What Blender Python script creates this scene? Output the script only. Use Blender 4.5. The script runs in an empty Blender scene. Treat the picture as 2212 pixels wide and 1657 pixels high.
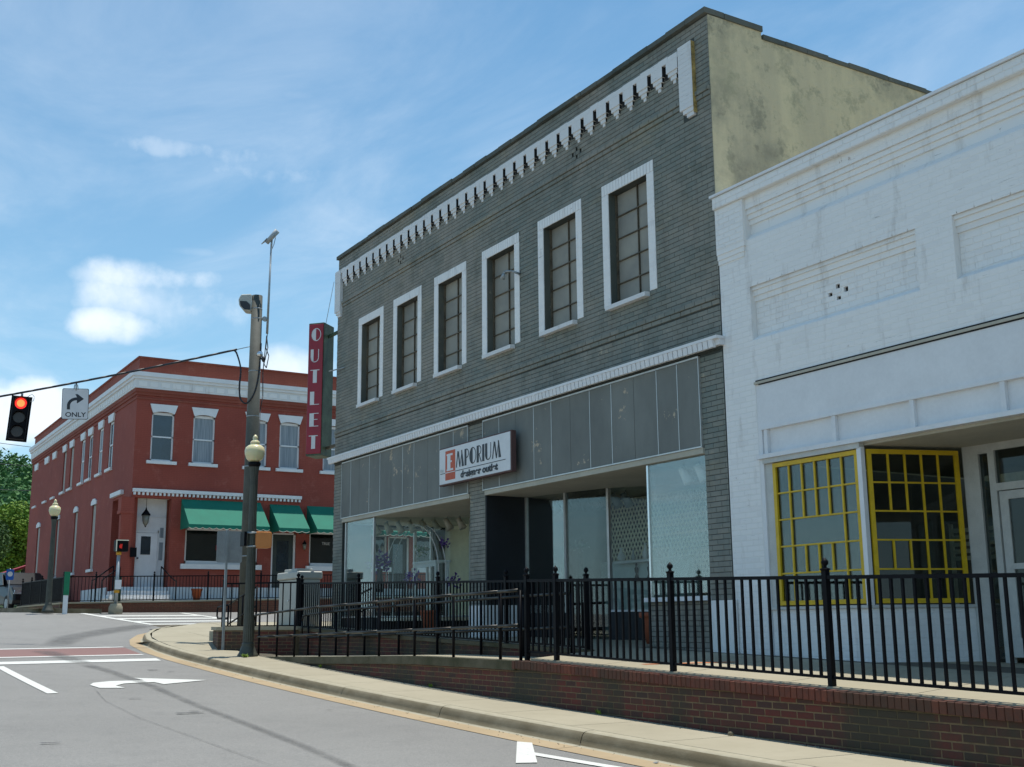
import bpy, bmesh, math, random
from mathutils import Vector, Matrix, noise
random.seed(7)
R = math.radians
scn = bpy.context.scene
# ------------------------------------------------------------------ camera
CAMZ = 1.36
F_PX, PITCH, ROLL, YAW = 2519.918, .20161416, -.00898251, .54643504
cam_d = bpy.data.cameras.new("camera"); cam = bpy.data.objects.new("camera", cam_d)
scn.collection.objects.link(cam); scn.camera = cam
fwd = Vector((-math.cos(YAW), math.sin(YAW), 0)); upv = Vector((0, 0, 1)); rgt = fwd.cross(upv)
Fv = fwd * math.cos(PITCH) + upv * math.sin(PITCH); Uv = rgt.cross(Fv)
r_ = rgt * math.cos(ROLL) + Uv * math.sin(ROLL); u_ = Uv * math.cos(ROLL) - rgt * math.sin(ROLL)
cam.matrix_world = Matrix(((r_.x, u_.x, -Fv.x, 0), (r_.y, u_.y, -Fv.y, 0), (r_.z, u_.z, -Fv.z, CAMZ), (0, 0, 0, 1)))
cam_d.sensor_width = 36; cam_d.lens = 36 * F_PX / 2212; cam_d.clip_end = 3000; cam_d.clip_start = .05
# ------------------------------------------------------------------ world, sun, exposure
SUN = Vector((-.045, .155, 1)).normalized()
elev = math.asin(SUN.z); azim = math.atan2(SUN.x, SUN.y)
world = bpy.data.worlds.new("World"); scn.world = world; world.use_nodes = True
wn, wl = world.node_tree.nodes, world.node_tree.links
bg = wn['Background']
sky = wn.new('ShaderNodeTexSky'); sky.sky_type = 'NISHITA'; sky.sun_disc = False
sky.sun_elevation = elev; sky.sun_rotation = azim; sky.air_density = 1.0; sky.dust_density = .25; sky.ozone_density = 2.0
SKY_STRENGTH = .105
bg.inputs['Strength'].default_value = SKY_STRENGTH
def W(t, **k):
    n = wn.new(t)
    for a, b in k.items(): setattr(n, a, b)
    return n
def wmath(op, a, b=None, c=None, clamp=False):
    n = W('ShaderNodeMath', operation=op, use_clamp=clamp)
    for i, v in enumerate((a, b, c)):
        if v is None: continue
        if hasattr(v, 'links'): wl.new(v, n.inputs[i])
        else: n.inputs[i].default_value = v
    return n.outputs[0]
tc = W('ShaderNodeTexCoord'); dirv = tc.outputs['Generated']
sep = W('ShaderNodeSeparateXYZ'); wl.new(dirv, sep.inputs[0])
# warp the direction a little so that cloud edges billow
nz = W('ShaderNodeTexNoise'); wl.new(dirv, nz.inputs['Vector']); nz.inputs['Scale'].default_value = 9; nz.inputs['Detail'].default_value = 7; nz.inputs['Roughness'].default_value = .55
warp = wmath('SUBTRACT', nz.outputs['Fac'], .5)
def puff(d, ax, ay, soft=.55, amp=5.):
    """one cumulus: an ellipse on the sky dome (half sizes ax, ay in radians) with a billowed edge"""
    D = Vector(d).normalized(); U = D.cross(Vector((0, 0, 1))).normalized(); V = U.cross(D)
    def dot(v):
        n = W('ShaderNodeVectorMath', operation='DOT_PRODUCT'); wl.new(dirv, n.inputs[0]); n.inputs[1].default_value = v; return n.outputs['Value']
    e = wmath('ADD', wmath('POWER', wmath('DIVIDE', dot(U), ax), 2.), wmath('POWER', wmath('DIVIDE', dot(V), ay), 2.))
    e = wmath('ADD', e, wmath('MULTIPLY', warp, -amp))
    m = W('ShaderNodeMapRange', interpolation_type='SMOOTHSTEP'); wl.new(e, m.inputs[0])
    m.inputs[1].default_value = 1.25; m.inputs[2].default_value = 1.25 - 2 * soft; m.inputs[3].default_value = 0; m.inputs[4].default_value = 1
    f = W('ShaderNodeMath', operation='GREATER_THAN'); wl.new(dot(D), f.inputs[0]); f.inputs[1].default_value = .2
    return wmath('MULTIPLY', m.outputs[0], f.outputs[0])
tot = None    # clouds: (bearing from +Y, elevation) in degrees, half sizes, density, softness, raggedness
for (brg, elv), ax, ay, am, soft, amp in [((-75.65, 16.08), 0.062, 0.017, 0.85, 0.8, 6), ((-77.88, 13.86), 0.042, 0.016, 0.85, 0.7, 5), ((-74.9, 15.2), 0.095, 0.024, 0.8, 0.9, 6), ((-76.36, 15.05), 0.06, 0.03, 0.66, 0.9, 5), ((-78.54, 15.96), 0.03, 0.01, 0.5, 0.9, 5), ((-69.41, 12.31), 0.035, 0.026, 0.8, 0.7, 4), ((-82.24, 9.32), 0.05, 0.034, 0.85, 0.5, 5), ((-80.11, 8.48), 0.03, 0.02, 0.5, 0.8, 5), ((-72.72, 22.24), 0.065, 0.01, 0.3, 1.0, 13), ((-70.38, 21.33), 0.06, 0.012, 0.3, 1.0, 13), ((-71.55, 21.9), 0.085, 0.022, 0.2, 1.2, 9), ((-69.81, 25.12), 0.024, 0.006, 0.16, 1.0, 4), ((-74.52, 17.46), 0.03, 0.005, 0.2, 1.0, 4), ((-65.9, 20.23), 0.03, 0.01, 0.15, 1.2, 6)]:
    cd = (math.sin(R(brg)) * math.cos(R(elv)), math.cos(R(brg)) * math.cos(R(elv)), math.sin(R(elv)))
    c = wmath('MULTIPLY', puff(cd, ax, ay, soft, amp), am)
    tot = c if tot is None else wmath('MAXIMUM', tot, c)
# high thin cloud, laid on a plane overhead so it streams to the horizon
zc = wmath('MAXIMUM', sep.outputs['Z'], .06)
cx = wmath('DIVIDE', sep.outputs['X'], zc); cy = wmath('DIVIDE', sep.outputs['Y'], zc)
cmb = W('ShaderNodeCombineXYZ'); wl.new(cx, cmb.inputs[0]); wl.new(wmath('MULTIPLY', cy, 1.7), cmb.inputs[1])
n2 = W('ShaderNodeTexNoise'); wl.new(cmb.outputs[0], n2.inputs['Vector']); n2.inputs['Scale'].default_value = .9; n2.inputs['Detail'].default_value = 9; n2.inputs['Roughness'].default_value = .62; n2.inputs['Distortion'].default_value = .6
mr = W('ShaderNodeMapRange', interpolation_type='SMOOTHSTEP'); wl.new(n2.outputs['Fac'], mr.inputs[0]); mr.inputs[1].default_value = .36; mr.inputs[2].default_value = .95; mr.inputs[4].default_value = .36
tot = wmath('MAXIMUM', tot, mr.outputs[0])
mix = W('ShaderNodeMix', data_type='RGBA'); wl.new(tot, mix.inputs[0])
tint = W('ShaderNodeMix', data_type='RGBA', blend_type='MULTIPLY'); tint.inputs[0].default_value = 1; tint.inputs[7].default_value = (.60, .95, 1.0, 1)
wl.new(sky.outputs[0], tint.inputs[6]); wl.new(tint.outputs[2], mix.inputs[6])
mix.inputs[7].default_value = (7.3, 7.8, 8.3, 1)
hzf = wmath('MULTIPLY', wmath('POWER', 2.718, wmath('MULTIPLY', wmath('MAXIMUM', sep.outputs['Z'], 0.), -4.5)), .85)
hm = W('ShaderNodeMix', data_type='RGBA'); wl.new(hzf, hm.inputs[0]); wl.new(tint.outputs[2], hm.inputs[6]); hm.inputs[7].default_value = (4.0, 5.7, 6.9, 1)
wl.new(hm.outputs[2], mix.inputs[6])
wl.new(mix.outputs[2], bg.inputs['Color'])
sun_d = bpy.data.lights.new("sun", 'SUN'); sun = bpy.data.objects.new("sun", sun_d); scn.collection.objects.link(sun)
sun_d.energy = 3.5; sun_d.angle = R(.53); sun_d.color = (1, .96, .88)
sun.rotation_euler = SUN.to_track_quat('Z', 'Y').to_euler()
scn.view_settings.view_transform = 'Standard'; scn.view_settings.look = 'None'; scn.view_settings.gamma = 1
scn.view_settings.exposure = .5
scn.view_settings.use_curve_mapping = False
# ------------------------------------------------------------------ ground heights
def g(x):
    u = -x
    if u < 0: return .0055 * u
    if u < 40.4: return .0055 * u + .00096 * u * u
    return 1.789 + (u - 40.4) * .012
def Wk(x, y): return .83 - .028 * (x + 10) + (min(y, 9.8) - 8.05) * .08      # raised walk before the shops
WL = {}
def wloc(o): return WL.get(o, Vector((0, 0, 0)))
# ------------------------------------------------------------------ objects
def empty(name, loc, label=None, cat=None, group=None, kind=None):
    o = bpy.data.objects.new(name, None); scn.collection.objects.link(o); o.location = loc; WL[o] = Vector(loc); o.empty_display_size = .2
    tag(o, label, cat, group, kind); return o
def tag(o, label=None, cat=None, group=None, kind=None):
    if label: o['label'] = label
    if cat: o['category'] = cat
    if group: o['group'] = group
    if kind: o['kind'] = kind
    return o
def link(name, me, parent=None, loc=(0, 0, 0), kind=None):
    """mesh me at world position loc, as a child of parent"""
    o = bpy.data.objects.new(name, me); scn.collection.objects.link(o)
    if parent is not None: o.parent = parent
    o.location = Vector(loc) - wloc(parent); WL[o] = Vector(loc)
    if kind: o['kind'] = kind
    return o
class MB:
    def __init__(s): s.v = []; s.f = []; s.m = []; s.sm = []
    def add(s, vs, fs, m=0, sm=False):
        b = len(s.v); s.v += [tuple(v) for v in vs]
        for f in fs: s.f.append(tuple(b + i for i in f)); s.m.append(m); s.sm.append(sm)
        return s
    def box(s, x0, x1, y0, y1, z0, z1, m=0):
        return s.add([(x0, y0, z0), (x1, y0, z0), (x1, y1, z0), (x0, y1, z0), (x0, y0, z1), (x1, y0, z1), (x1, y1, z1), (x0, y1, z1)],
                     [(3, 2, 1, 0), (4, 5, 6, 7), (0, 1, 5, 4), (1, 2, 6, 5), (2, 3, 7, 6), (3, 0, 4, 7)], m)
    def hexa(s, p, m=0):      # 8 points: bottom 4 (ccw), top 4
        return s.add(p, [(3, 2, 1, 0), (4, 5, 6, 7), (0, 1, 5, 4), (1, 2, 6, 5), (2, 3, 7, 6), (3, 0, 4, 7)], m)
    def prism(s, poly, O, U, V, N, m=0):   # polygon in plane (U,V) at O, thickness vector N
        O, U, V, N = map(Vector, (O, U, V, N)); n = len(poly)
        a = [O + U * p[0] + V * p[1] for p in poly]; b = [q + N for q in a]
        return s.add(a + b, [tuple(range(n))[::-1], tuple(range(n, 2 * n))] + [(i, (i + 1) % n, n + (i + 1) % n, n + i) for i in range(n)], m)
    def cyl(s, p0, p1, r0, r1=None, n=10, m=0, caps=True, sm=True):
        p0, p1 = Vector(p0), Vector(p1); r1 = r0 if r1 is None else r1
        d = (p1 - p0).normalized(); a = d.cross(Vector((0, 0, 1)))
        if a.length < 1e-3: a = Vector((1, 0, 0))
        a.normalize(); b = d.cross(a)
        vs = [p0 + (a * math.cos(t) + b * math.sin(t)) * r0 for t in [2 * math.pi * i / n for i in range(n)]] + \
             [p1 + (a * math.cos(t) + b * math.sin(t)) * r1 for t in [2 * math.pi * i / n for i in range(n)]]
        s.add(vs, [(i, (i + 1) % n, n + (i + 1) % n, n + i) for i in range(n)], m, sm)
        if caps:
            k = len(s.v) - 2 * n
            s.f.append(tuple(k + i for i in range(n))[::-1]); s.m.append(m); s.sm.append(False)
            s.f.append(tuple(k + n + i for i in range(n))); s.m.append(m); s.sm.append(False)
        return s
    def tube(s, pts, r, n=8, m=0):
        for a, b in zip(pts, pts[1:]): s.cyl(a, b, r, r, n, m)
        return s
    def lathe(s, prof, c=(0, 0, 0), n=16, m=0, sm=True, ang=0):   # prof = [(r, z)...]
        c = Vector(c); vs = []; k = len(prof)
        for r, z in prof:
            for i in range(n):
                t = 2 * math.pi * i / n + ang; vs.append((c.x + r * math.cos(t), c.y + r * math.sin(t), c.z + z))
        fs = [(j * n + i, j * n + (i + 1) % n, (j + 1) * n + (i + 1) % n, (j + 1) * n + i) for j in range(k - 1) for i in range(n)]
        fs.append(tuple(range(n))[::-1]); fs.append(tuple((k - 1) * n + i for i in range(n)))
        return s.add(vs, fs, m, sm)
    def mesh(s, name, mats):
        me = bpy.data.meshes.new(name); me.from_pydata(s.v, [], s.f)
        for mt in (mats if isinstance(mats, (list, tuple)) else [mats]): me.materials.append(mt)
        me.polygons.foreach_set('material_index', s.m); me.polygons.foreach_set('use_smooth', s.sm); me.update(); return me
    def build(s, name, mats, parent=None, kind=None, fix=True):
        me = s.mesh(name, mats)
        if fix:
            bm = bmesh.new(); bm.from_mesh(me); bmesh.ops.recalc_face_normals(bm, faces=bm.faces); bm.to_mesh(me); bm.free()
        if len(mats) == 0 if isinstance(mats, list) else False: pass
        return link(name, me, parent, (0, 0, 0), kind)
def bev(o, w=.01, seg=1):
    b = o.modifiers.new('bevel', 'BEVEL'); b.width = w; b.segments = seg; b.limit_method = 'ANGLE'; return o
# ------------------------------------------------------------------ materials
class NT:
    def __init__(s, name):
        s.mat = bpy.data.materials.new(name); s.mat.use_nodes = True; s.n = s.mat.node_tree.nodes; s.l = s.mat.node_tree.links
        s.p = s.n['Principled BSDF']; s.out = s.n['Material Output']; s.tc = s.n.new('ShaderNodeTexCoord')
        s.geo = s.n.new('ShaderNodeNewGeometry')
        s.pos = s.geo.outputs['Position']
    def put(s, inp, v):
        if hasattr(v, 'links'): s.l.new(v, inp)
        else:
            if isinstance(v, (tuple, list)) and len(v) == 3 and inp.type == 'RGBA': v = (*v, 1)
            inp.default_value = v
    def mapping(s, scale=(1, 1, 1), rot=(0, 0, 0)):
        m = s.n.new('ShaderNodeMapping'); s.l.new(s.pos, m.inputs[0]); m.inputs['Scale'].default_value = scale; m.inputs['Rotation'].default_value = rot; return m.outputs[0]
    def noise(s, scale, detail=4, rough=.55, vec=None, dist=0.):
        n = s.n.new('ShaderNodeTexNoise'); s.l.new(vec if vec is not None else s.pos, n.inputs['Vector'])
        n.inputs['Scale'].default_value = scale; n.inputs['Detail'].default_value = detail; n.inputs['Roughness'].default_value = rough; n.inputs['Distortion'].default_value = dist
        return n.outputs['Fac']
    def ramp(s, fac, lo, hi, a=0., b=1.):
        m = s.n.new('ShaderNodeMapRange'); s.put(m.inputs[0], fac); m.inputs[1].default_value = lo; m.inputs[2].default_value = hi; m.inputs[3].default_value = a; m.inputs[4].default_value = b; return m.outputs[0]
    def math(s, op, a, b=0.):
        m = s.n.new('ShaderNodeMath'); m.operation = op; s.put(m.inputs[0], a); s.put(m.inputs[1], b); return m.outputs[0]
    def mix(s, fac, a, b, mode='MIX'):
        m = s.n.new('ShaderNodeMix'); m.data_type = 'RGBA'; m.blend_type = mode; s.put(m.inputs[0], fac); s.put(m.inputs[6], a); s.put(m.inputs[7], b); return m.outputs[2]
    def rnd(s):
        a = s.geo.outputs['Random Per Island']; oi = s.n.new('ShaderNodeObjectInfo')
        return s.math('FRACT', s.math('ADD', a, oi.outputs['Random']), 0.)
    def bump(s, h, strength=.3, dist=.01):
        b = s.n.new('ShaderNodeBump'); s.put(b.inputs['Height'], h); b.inputs['Strength'].default_value = strength; b.inputs['Distance'].default_value = dist; s.l.new(b.outputs[0], s.p.inputs['Normal'])
    def fin(s, col, rough=.8, metal=0., spec=None):
        s.put(s.p.inputs['Base Color'], col); s.put(s.p.inputs['Roughness'], rough); s.put(s.p.inputs['Metallic'], metal)
        if spec is not None: s.p.inputs['Specular IOR Level'].default_value = spec
        return s.mat
def plain(name, col, rough=.6, metal=0., var=.12, scale=6., bump=0., spec=None):
    t = NT(name); n = t.noise(scale, 5, .6); n2 = t.noise(scale * 9, 3)
    f = t.math('ADD', t.ramp(n, .3, .7, -var, var), t.ramp(n2, .3, .7, -var * .5, var * .5))

    hs = t.n.new('ShaderNodeHueSaturation'); t.put(hs.inputs['Color'], col); t.put(hs.inputs['Value'], t.math('ADD', f, 1.))
    if bump: t.bump(t.noise(scale * 14, 4), bump, .01)
    return t.fin(hs.outputs[0], rough, metal, spec)
M = {}
def grey_paint(name, base, peel=.5, joint=False):
    t = NT(name); a = t.noise(.55, 6, .6); b = t.noise(2.3, 7, .65); c = t.noise(14, 5, .6)
    col = t.mix(t.ramp(a, .38, .62), base, tuple(v * k for v, k in zip(base, (.62, .76, .80))))
    col = t.mix(t.ramp(b, .47, .66, 0, .7), col, tuple(v * k for v, k in zip(base, (.45, .52, .50)))); col = t.mix(t.ramp(t.noise(1.4, 7, .7, t.mapping((2.4, 2.4, .35))), .52, .70, 0, .55), col, tuple(v * .5 for v in base))
    col = t.mix(t.ramp(t.noise(.8, 6, .7, t.mapping((.6, .6, 2.2))), .55, .72, 0, .45), col, (base[0] * 1.25, base[1] * 1.12, base[2] * .78))
    if not joint:
        r = t.rnd(); col = t.mix(t.ramp(r, 0, 1, 0, .30), col, (base[0] * 1.28, base[1] * 1.25, base[2] * 1.22))
        pf = t.math('MULTIPLY', t.ramp(t.noise(3.1, 8, .75), .62, .66), t.ramp(c, .45, .6))
        col = t.mix(t.math('MULTIPLY', pf, peel), col, (.52, .44, .30))
    t.bump(c, .35, .006)
    return t.fin(col, .85)
M['grey'] = grey_paint('grey_painted_brick', (.265, .25, .212))
M['greyj'] = grey_paint('grey_painted_joint', (.08, .08, .07), 0, True)
M['greydark'] = grey_paint('mossy_grey_render', (.115, .115, .095), .3)
def white_paint(name, base=(.82, .81, .785), dirt=.6):
    t = NT(name); a = t.noise(1.1, 6, .6); s = t.noise(2.0, 6, .7, t.mapping((2.2, 2.2, .5)))
    col = t.mix(t.ramp(a, .4, .75, 0, .25), base, (base[0] * .86, base[1] * .86, base[2] * .87))
    col = t.mix(t.ramp(s, .56, .76, 0, dirt), col, (.42, .38, .34))
    r = t.rnd(); col = t.mix(t.ramp(r, .8, 1, 0, .18), col, (.55, .54, .54))
    ck = t.math('MULTIPLY', t.ramp(t.noise(1.0, 5, .7, t.mapping((3.2, 3.2, 46))), .64, .70), t.ramp(t.noise(.9, 4, .6), .46, .60)); col = t.mix(t.math('MULTIPLY', ck, .75), col, (.20, .18, .165))
    chip = t.math('MULTIPLY', t.ramp(t.noise(7, 8, .7), .67, .71), .6)
    col = t.mix(chip, col, (.33, .27, .24)); t.bump(t.noise(22, 5), .3, .004)
    return t.fin(col, .6)
M['white'] = white_paint('white_painted_brick'); M['whitej'] = white_paint('white_painted_joint', (.79, .78, .755), .7)
M['trim'] = plain('white_trim_paint', (.72, .72, .72), .5, var=.05, scale=3)
M['trimold'] = white_paint('weathered_white_trim', (.70, .70, .69), .7)
def tan():
    t = NT('weathered_tan_render'); a = t.noise(.5, 8, .68); b = t.noise(2.2, 8, .72); st = t.noise(1.3, 7, .65, t.mapping((1.6, 1.6, .22)))
    col = t.mix(t.ramp(st, .35, .65), (.64, .55, .345), (.50, .435, .29))
    col = t.mix(t.ramp(a, .48, .64, 0, .7), col, (.18, .178, .14))
    col = t.mix(t.ramp(b, .53, .64, 0, .65), col, (.10, .11, .09)); col = t.mix(t.ramp(t.noise(1.1, 9, .75), .52, .62, 0, .5), col, (.50, .45, .28))
    col = t.mix(t.ramp(t.noise(5, 9, .8), .66, .7, 0, .9), col, (.48, .40, .14))
    t.bump(t.noise(9, 8, .7), .8, .03); return t.fin(col, .9)
M['tan'] = tan()
def brick(name, cols, stain=.6, j=0):
    t = NT(name); r = t.rnd(); cr = t.n.new('ShaderNodeValToRGB'); t.put(cr.inputs[0], r); e = cr.color_ramp.elements
    e[0].position = 0; e[0].color = (*cols[0], 1); e[1].position = 1; e[1].color = (*cols[-1], 1)
    for i, c in enumerate(cols[1:-1]): q = e.new((i + 1) / (len(cols) - 1)); q.color = (*c, 1)
    col = cr.outputs[0]
    col = t.mix(t.ramp(t.noise(20, 5, .6), .35, .7, 0, .45), col, (.055, .03, .022))
    st = t.math('MULTIPLY', t.ramp(t.noise(.9, 7, .68, t.mapping((1, 1, .35))), .43, .57), stain)
    col = t.mix(st, col, (.035, .034, .02)); t.bump(t.noise(60, 5), .5, .004); return t.fin(col, .85)
M['brick'] = brick('dark_red_brick', [(.13, .022, .014), (.08, .02, .015), (.055, .024, .018), (.15, .028, .016), (.095, .02, .014)], .85)
M['cap'] = brick('rowlock_brick', [(.15, .04, .02), (.19, .05, .025), (.13, .036, .02), (.165, .042, .022)], .55)
M['farbrick'] = brick('orange_brown_brick', [(.17, .05, .025), (.13, .04, .022), (.16, .045, .025)], .2)
def mort(name, c, st=.7):
    t = NT(name); f = t.math('MULTIPLY', t.ramp(t.noise(.9, 6, .65, t.mapping((1, 1, .35))), .46, .62), st)
    col = t.mix(f, t.mix(t.ramp(t.noise(12, 5), .4, .7), c, tuple(v * .6 for v in c)), (.05, .047, .025)); return t.fin(col, .95)
M['mortar'] = mort('tan_mortar', (.19, .13, .07))
def redp(name, base):
    t = NT(name); a = t.noise(.45, 6, .6); b = t.noise(2.6, 7, .7)
    col = t.mix(t.ramp(a, .35, .65), base, tuple(v * k for v, k in zip(base, (.78, .74, .76))))
    col = t.mix(t.ramp(b, .54, .68, 0, .5), col, (base[0] * 1.2, base[1] * 1.8, base[2] * 2.0)); col = t.mix(t.ramp(t.noise(22, 6, .7), .52, .75, 0, .35), col, (base[0] * .6, base[1] * .5, base[2] * .5))
    br = t.n.new('ShaderNodeTexBrick'); mp = t.n.new('ShaderNodeMapping'); cmb = t.n.new('ShaderNodeCombineXYZ'); sp = t.n.new('ShaderNodeSeparateXYZ')
    t.l.new(t.pos, sp.inputs[0]); t.l.new(t.math('ADD', sp.outputs[0], sp.outputs[1]), cmb.inputs[0]); t.l.new(sp.outputs[2], cmb.inputs[1]); t.l.new(cmb.outputs[0], br.inputs['Vector'])
    br.inputs['Scale'].default_value = 1; br.inputs['Brick Width'].default_value = .21; br.inputs['Row Height'].default_value = .0677; br.inputs['Mortar Size'].default_value = .006
    col = t.mix(t.math('MULTIPLY', br.outputs['Fac'], .35), col, tuple(v * .45 for v in base)); t.bump(br.outputs['Fac'], -.35, .006); return t.fin(col, .85)
M['red'] = redp('red_painted_brick', (.315, .068, .044)); M['red2'] = redp('red_brown_cornice', (.28, .07, .042))
def conc(name, base, sc=1., joints=None):
    t = NT(name); a = t.noise(.7 * sc, 7, .62); b = t.noise(5 * sc, 6, .6); c = t.noise(60, 3)
    col = t.mix(t.ramp(a, .35, .7), base, tuple(v * k for v, k in zip(base, (.83, .82, .79))))
    col = t.mix(t.ramp(b, .52, .75, 0, .45), col, tuple(v * .74 for v in base)); col = t.mix(t.ramp(c, .55, .75, 0, .35), col, tuple(v * .7 for v in base))
    r = t.rnd(); col = t.mix(t.ramp(r, 0, 1, 0, .16), col, tuple(v * .8 for v in base))
    t.bump(t.noise(45, 5), .35, .004); return t.fin(col, .9)
M['conc'] = conc('warm_concrete', (.365, .325, .235)); M['gutter'] = conc('stained_gutter', (.40, .30, .18)); M['grime'] = conc('grimy_joint', (.10, .085, .06))  # slabs in their own warm concrete tone
def kerbm():
    t = NT('kerb_concrete'); nrm = t.n.new('ShaderNodeSeparateXYZ'); t.l.new(t.geo.outputs['True Normal'], nrm.inputs[0])
    a = t.noise(2.2, 7, .65, t.mapping((.6, 1.5, 1.5))); b = t.noise(9, 6, .6)
    face = t.math('MULTIPLY', t.ramp(nrm.outputs[2], .975, .72), t.ramp(a, .25, .6, .55, 1))     # splash dirt sticks to the upright face
    col = t.mix(t.ramp(b, .4, .7), (.37, .33, .24), (.31, .275, .19)); col = t.mix(face, col, (.12, .095, .052)); t.bump(t.noise(50, 5), .5, .005)
    return t.fin(col, .92)
M['kerb'] = kerbm()
def asphalt():
    t = NT('worn_asphalt'); a = t.noise(.25, 6, .6); b = t.noise(2.2, 6, .7); c = t.noise(90, 2, .5); d = t.noise(420, 2, .5)
    col = t.mix(t.ramp(a, .35, .68), (.245, .238, .222), (.205, .199, .186)); col = t.mix(t.ramp(b, .5, .72, 0, .4), col, (.145, .142, .135)); col = t.mix(t.ramp(t.noise(26, 4, .7), .5, .72, 0, .5), col, (.12, .118, .112)); col = t.mix(t.ramp(t.noise(60, 2, .6), .62, .74, 0, .8), col, (.42, .40, .35))
    col = t.mix(t.ramp(c, .42, .68, 0, .55), col, (.12, .12, .12)); col = t.mix(t.ramp(d, .56, .74, 0, .8), col, (.40, .385, .36))
    vo = t.n.new('ShaderNodeTexVoronoi'); vo.feature = 'DISTANCE_TO_EDGE'; t.l.new(t.mapping((.22, .4, 1)), vo.inputs['Vector']); vo.inputs['Scale'].default_value = 1.; 
    t.bump(t.noise(160, 3), .6, .006); return t.fin(col, .82, spec=.3)
M['asphalt'] = asphalt()
def paint(name, base):
    t = NT(name); w = t.ramp(t.noise(28, 6, .7), .56, .70, 0, .55); col = t.mix(w, base, (.22, .22, .21)); t.bump(t.noise(120, 3), .4, .003); return t.fin(col, .7)
M['line'] = paint('road_paint_white', (.60, .60, .56)); M['redwalk'] = paint('faded_red_crosswalk', (.20, .105, .09))
def soft(name, col, dens, edge):      # worn tyre film: breaks up through noise
    t = NT(name); n = t.noise(3.5, 7, .65); n2 = t.noise(40, 3, .5)
    m = t.math('MULTIPLY', t.ramp(n, .3, .62, .3, 1.), t.ramp(n2, .3, .6, .5, 1.))
    uv = t.n.new('ShaderNodeUVMap'); sp = t.n.new('ShaderNodeSeparateXYZ'); t.l.new(uv.outputs[0], sp.inputs[0])
    e = t.math('SUBTRACT', 1., t.math('ABSOLUTE', t.math('SUBTRACT', t.math('MULTIPLY', sp.outputs[0], 2.), 1.)))
    e2 = t.math('SUBTRACT', 1., t.math('ABSOLUTE', t.math('SUBTRACT', t.math('MULTIPLY', sp.outputs[1], 2.), 1.)))
    al = t.math('MULTIPLY', t.math('MULTIPLY', t.ramp(e, 0, edge), t.ramp(e2, 0, .12)), t.math('MULTIPLY', m, dens)); t.put(t.p.inputs['Alpha'], al)
    return t.fin(col, .7)
M['tyre'] = soft('rubber_film', (.085, .085, .082), .5, .6); M['tar'] = soft('tar_patch', (.03, .03, .03), 1., .3)
M['black'] = plain('black_fence_paint', (.004, .004, .006), .5, var=.2, spec=.12)
M['darkpaint'] = plain('black_painted_panel', (.012, .014, .018), .55, var=.25, scale=2)
M['alu'] = plain('aluminium_trim', (.55, .55, .53), .4, .6, var=.1)
M['yellow'] = plain('yellow_frame_paint', (.62, .40, .006), .45, var=.12, scale=8)
M['door'] = plain('grey_white_frame_paint', (.50, .50, .47), .5, var=.1)
M['cream'] = plain('cream_interior', (.80, .74, .56), .8, var=.06); M['soffit'] = plain('soffit_paint', (.44, .41, .33), .8, var=.1, scale=2)
M['rail'] = plain('dark_pipe_rail', (.022, .02, .016), .35, .4, var=.3)
M['panelg'] = (lambda t: (t.bump(t.noise(70, 4), .3, .004), t.fin(t.mix(t.math('MULTIPLY', t.ramp(t.noise(2.4, 9, .75), .615, .63), 1.), t.mix(t.ramp(t.noise(1.2, 6, .65, t.mapping((1, 1, .5))), .3, .7), (.205, .215, .195), (.135, .142, .13)), (.45, .37, .27)), .8))[1])(NT('grey_panel_peeling'))
M['winpane'] = (lambda t: t.fin(t.mix(t.ramp(t.noise(1.7, 6, .6), .35, .7), (.33, .315, .265), (.23, .225, .20)), .6, spec=.25))(NT('painted_over_pane'))
M['winbar'] = plain('rusty_bar', (.11, .09, .06), .6, var=.5, scale=5)
M['green'] = plain('green_awning_canvas', (.0, .15, .095), .8, var=.08, scale=2)
M['pole'] = plain('grey_concrete_pole', (.07, .074, .062), .75, var=.22, scale=3); M['lamppole'] = plain('olive_grey_pole', (.06, .062, .048), .55, .2, var=.2)
M['globe'] = (lambda t: (t.put(t.p.inputs['Subsurface Weight'], .3), t.fin((.66, .60, .36), .3))[1])(NT('cream_acrylic_globe'))
M['signred'] = plain('crimson_sign_face', (.28, .005, .02), .35, var=.1, scale=2); M['signgreen'] = plain('faded_green_metal', (.05, .085, .055), .6, var=.45, scale=4)
M['signwhite'] = plain('sign_white', (.66, .66, .66), .4, var=.05); M['ink'] = plain('sign_ink', (.02, .022, .028), .5); M['orange'] = plain('sign_orange', (.50, .075, .02), .5, var=.1)
M['signedge'] = plain('dull_red_edge', (.10, .05, .045), .6); M['galv'] = plain('galvanised_steel', (.33, .36, .37), .5, .4, var=.12)
M['pedor'] = plain('orange_housing', (.62, .23, .06), .45, var=.06); M['pedyel'] = plain('amber_yellow_plastic', (.55, .26, .01), .5)
M['cabinet'] = plain('cabinet_grey_paint', (.40, .40, .36), .5, var=.06); M['terracotta'] = plain('terracotta', (.33, .085, .035), .8, var=.15)
M['greens'] = plain('sign_green', (.0, .16, .07), .5); M['blue'] = plain('sign_blue', (.01, .10, .42), .5); M['carpaint'] = plain('black_car_paint', (.006, .007, .009), .3, var=.1, spec=.3)
M['maroon'] = plain('maroon_canvas', (.25, .015, .02), .7); M['rubber'] = plain('rubber_black', (.015, .015, .015), .8); M['chrome'] = plain('bright_metal', (.7, .7, .7), .2, .9, var=.05)
M['wood'] = plain('bark', (.09, .07, .05), .9, var=.3); M['purple'] = plain('purple_silk', (.10, .025, .26), .7, var=.35, scale=40); M['leafy'] = plain('silk_leaf', (.10, .20, .08), .7, var=.3, scale=30)
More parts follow.
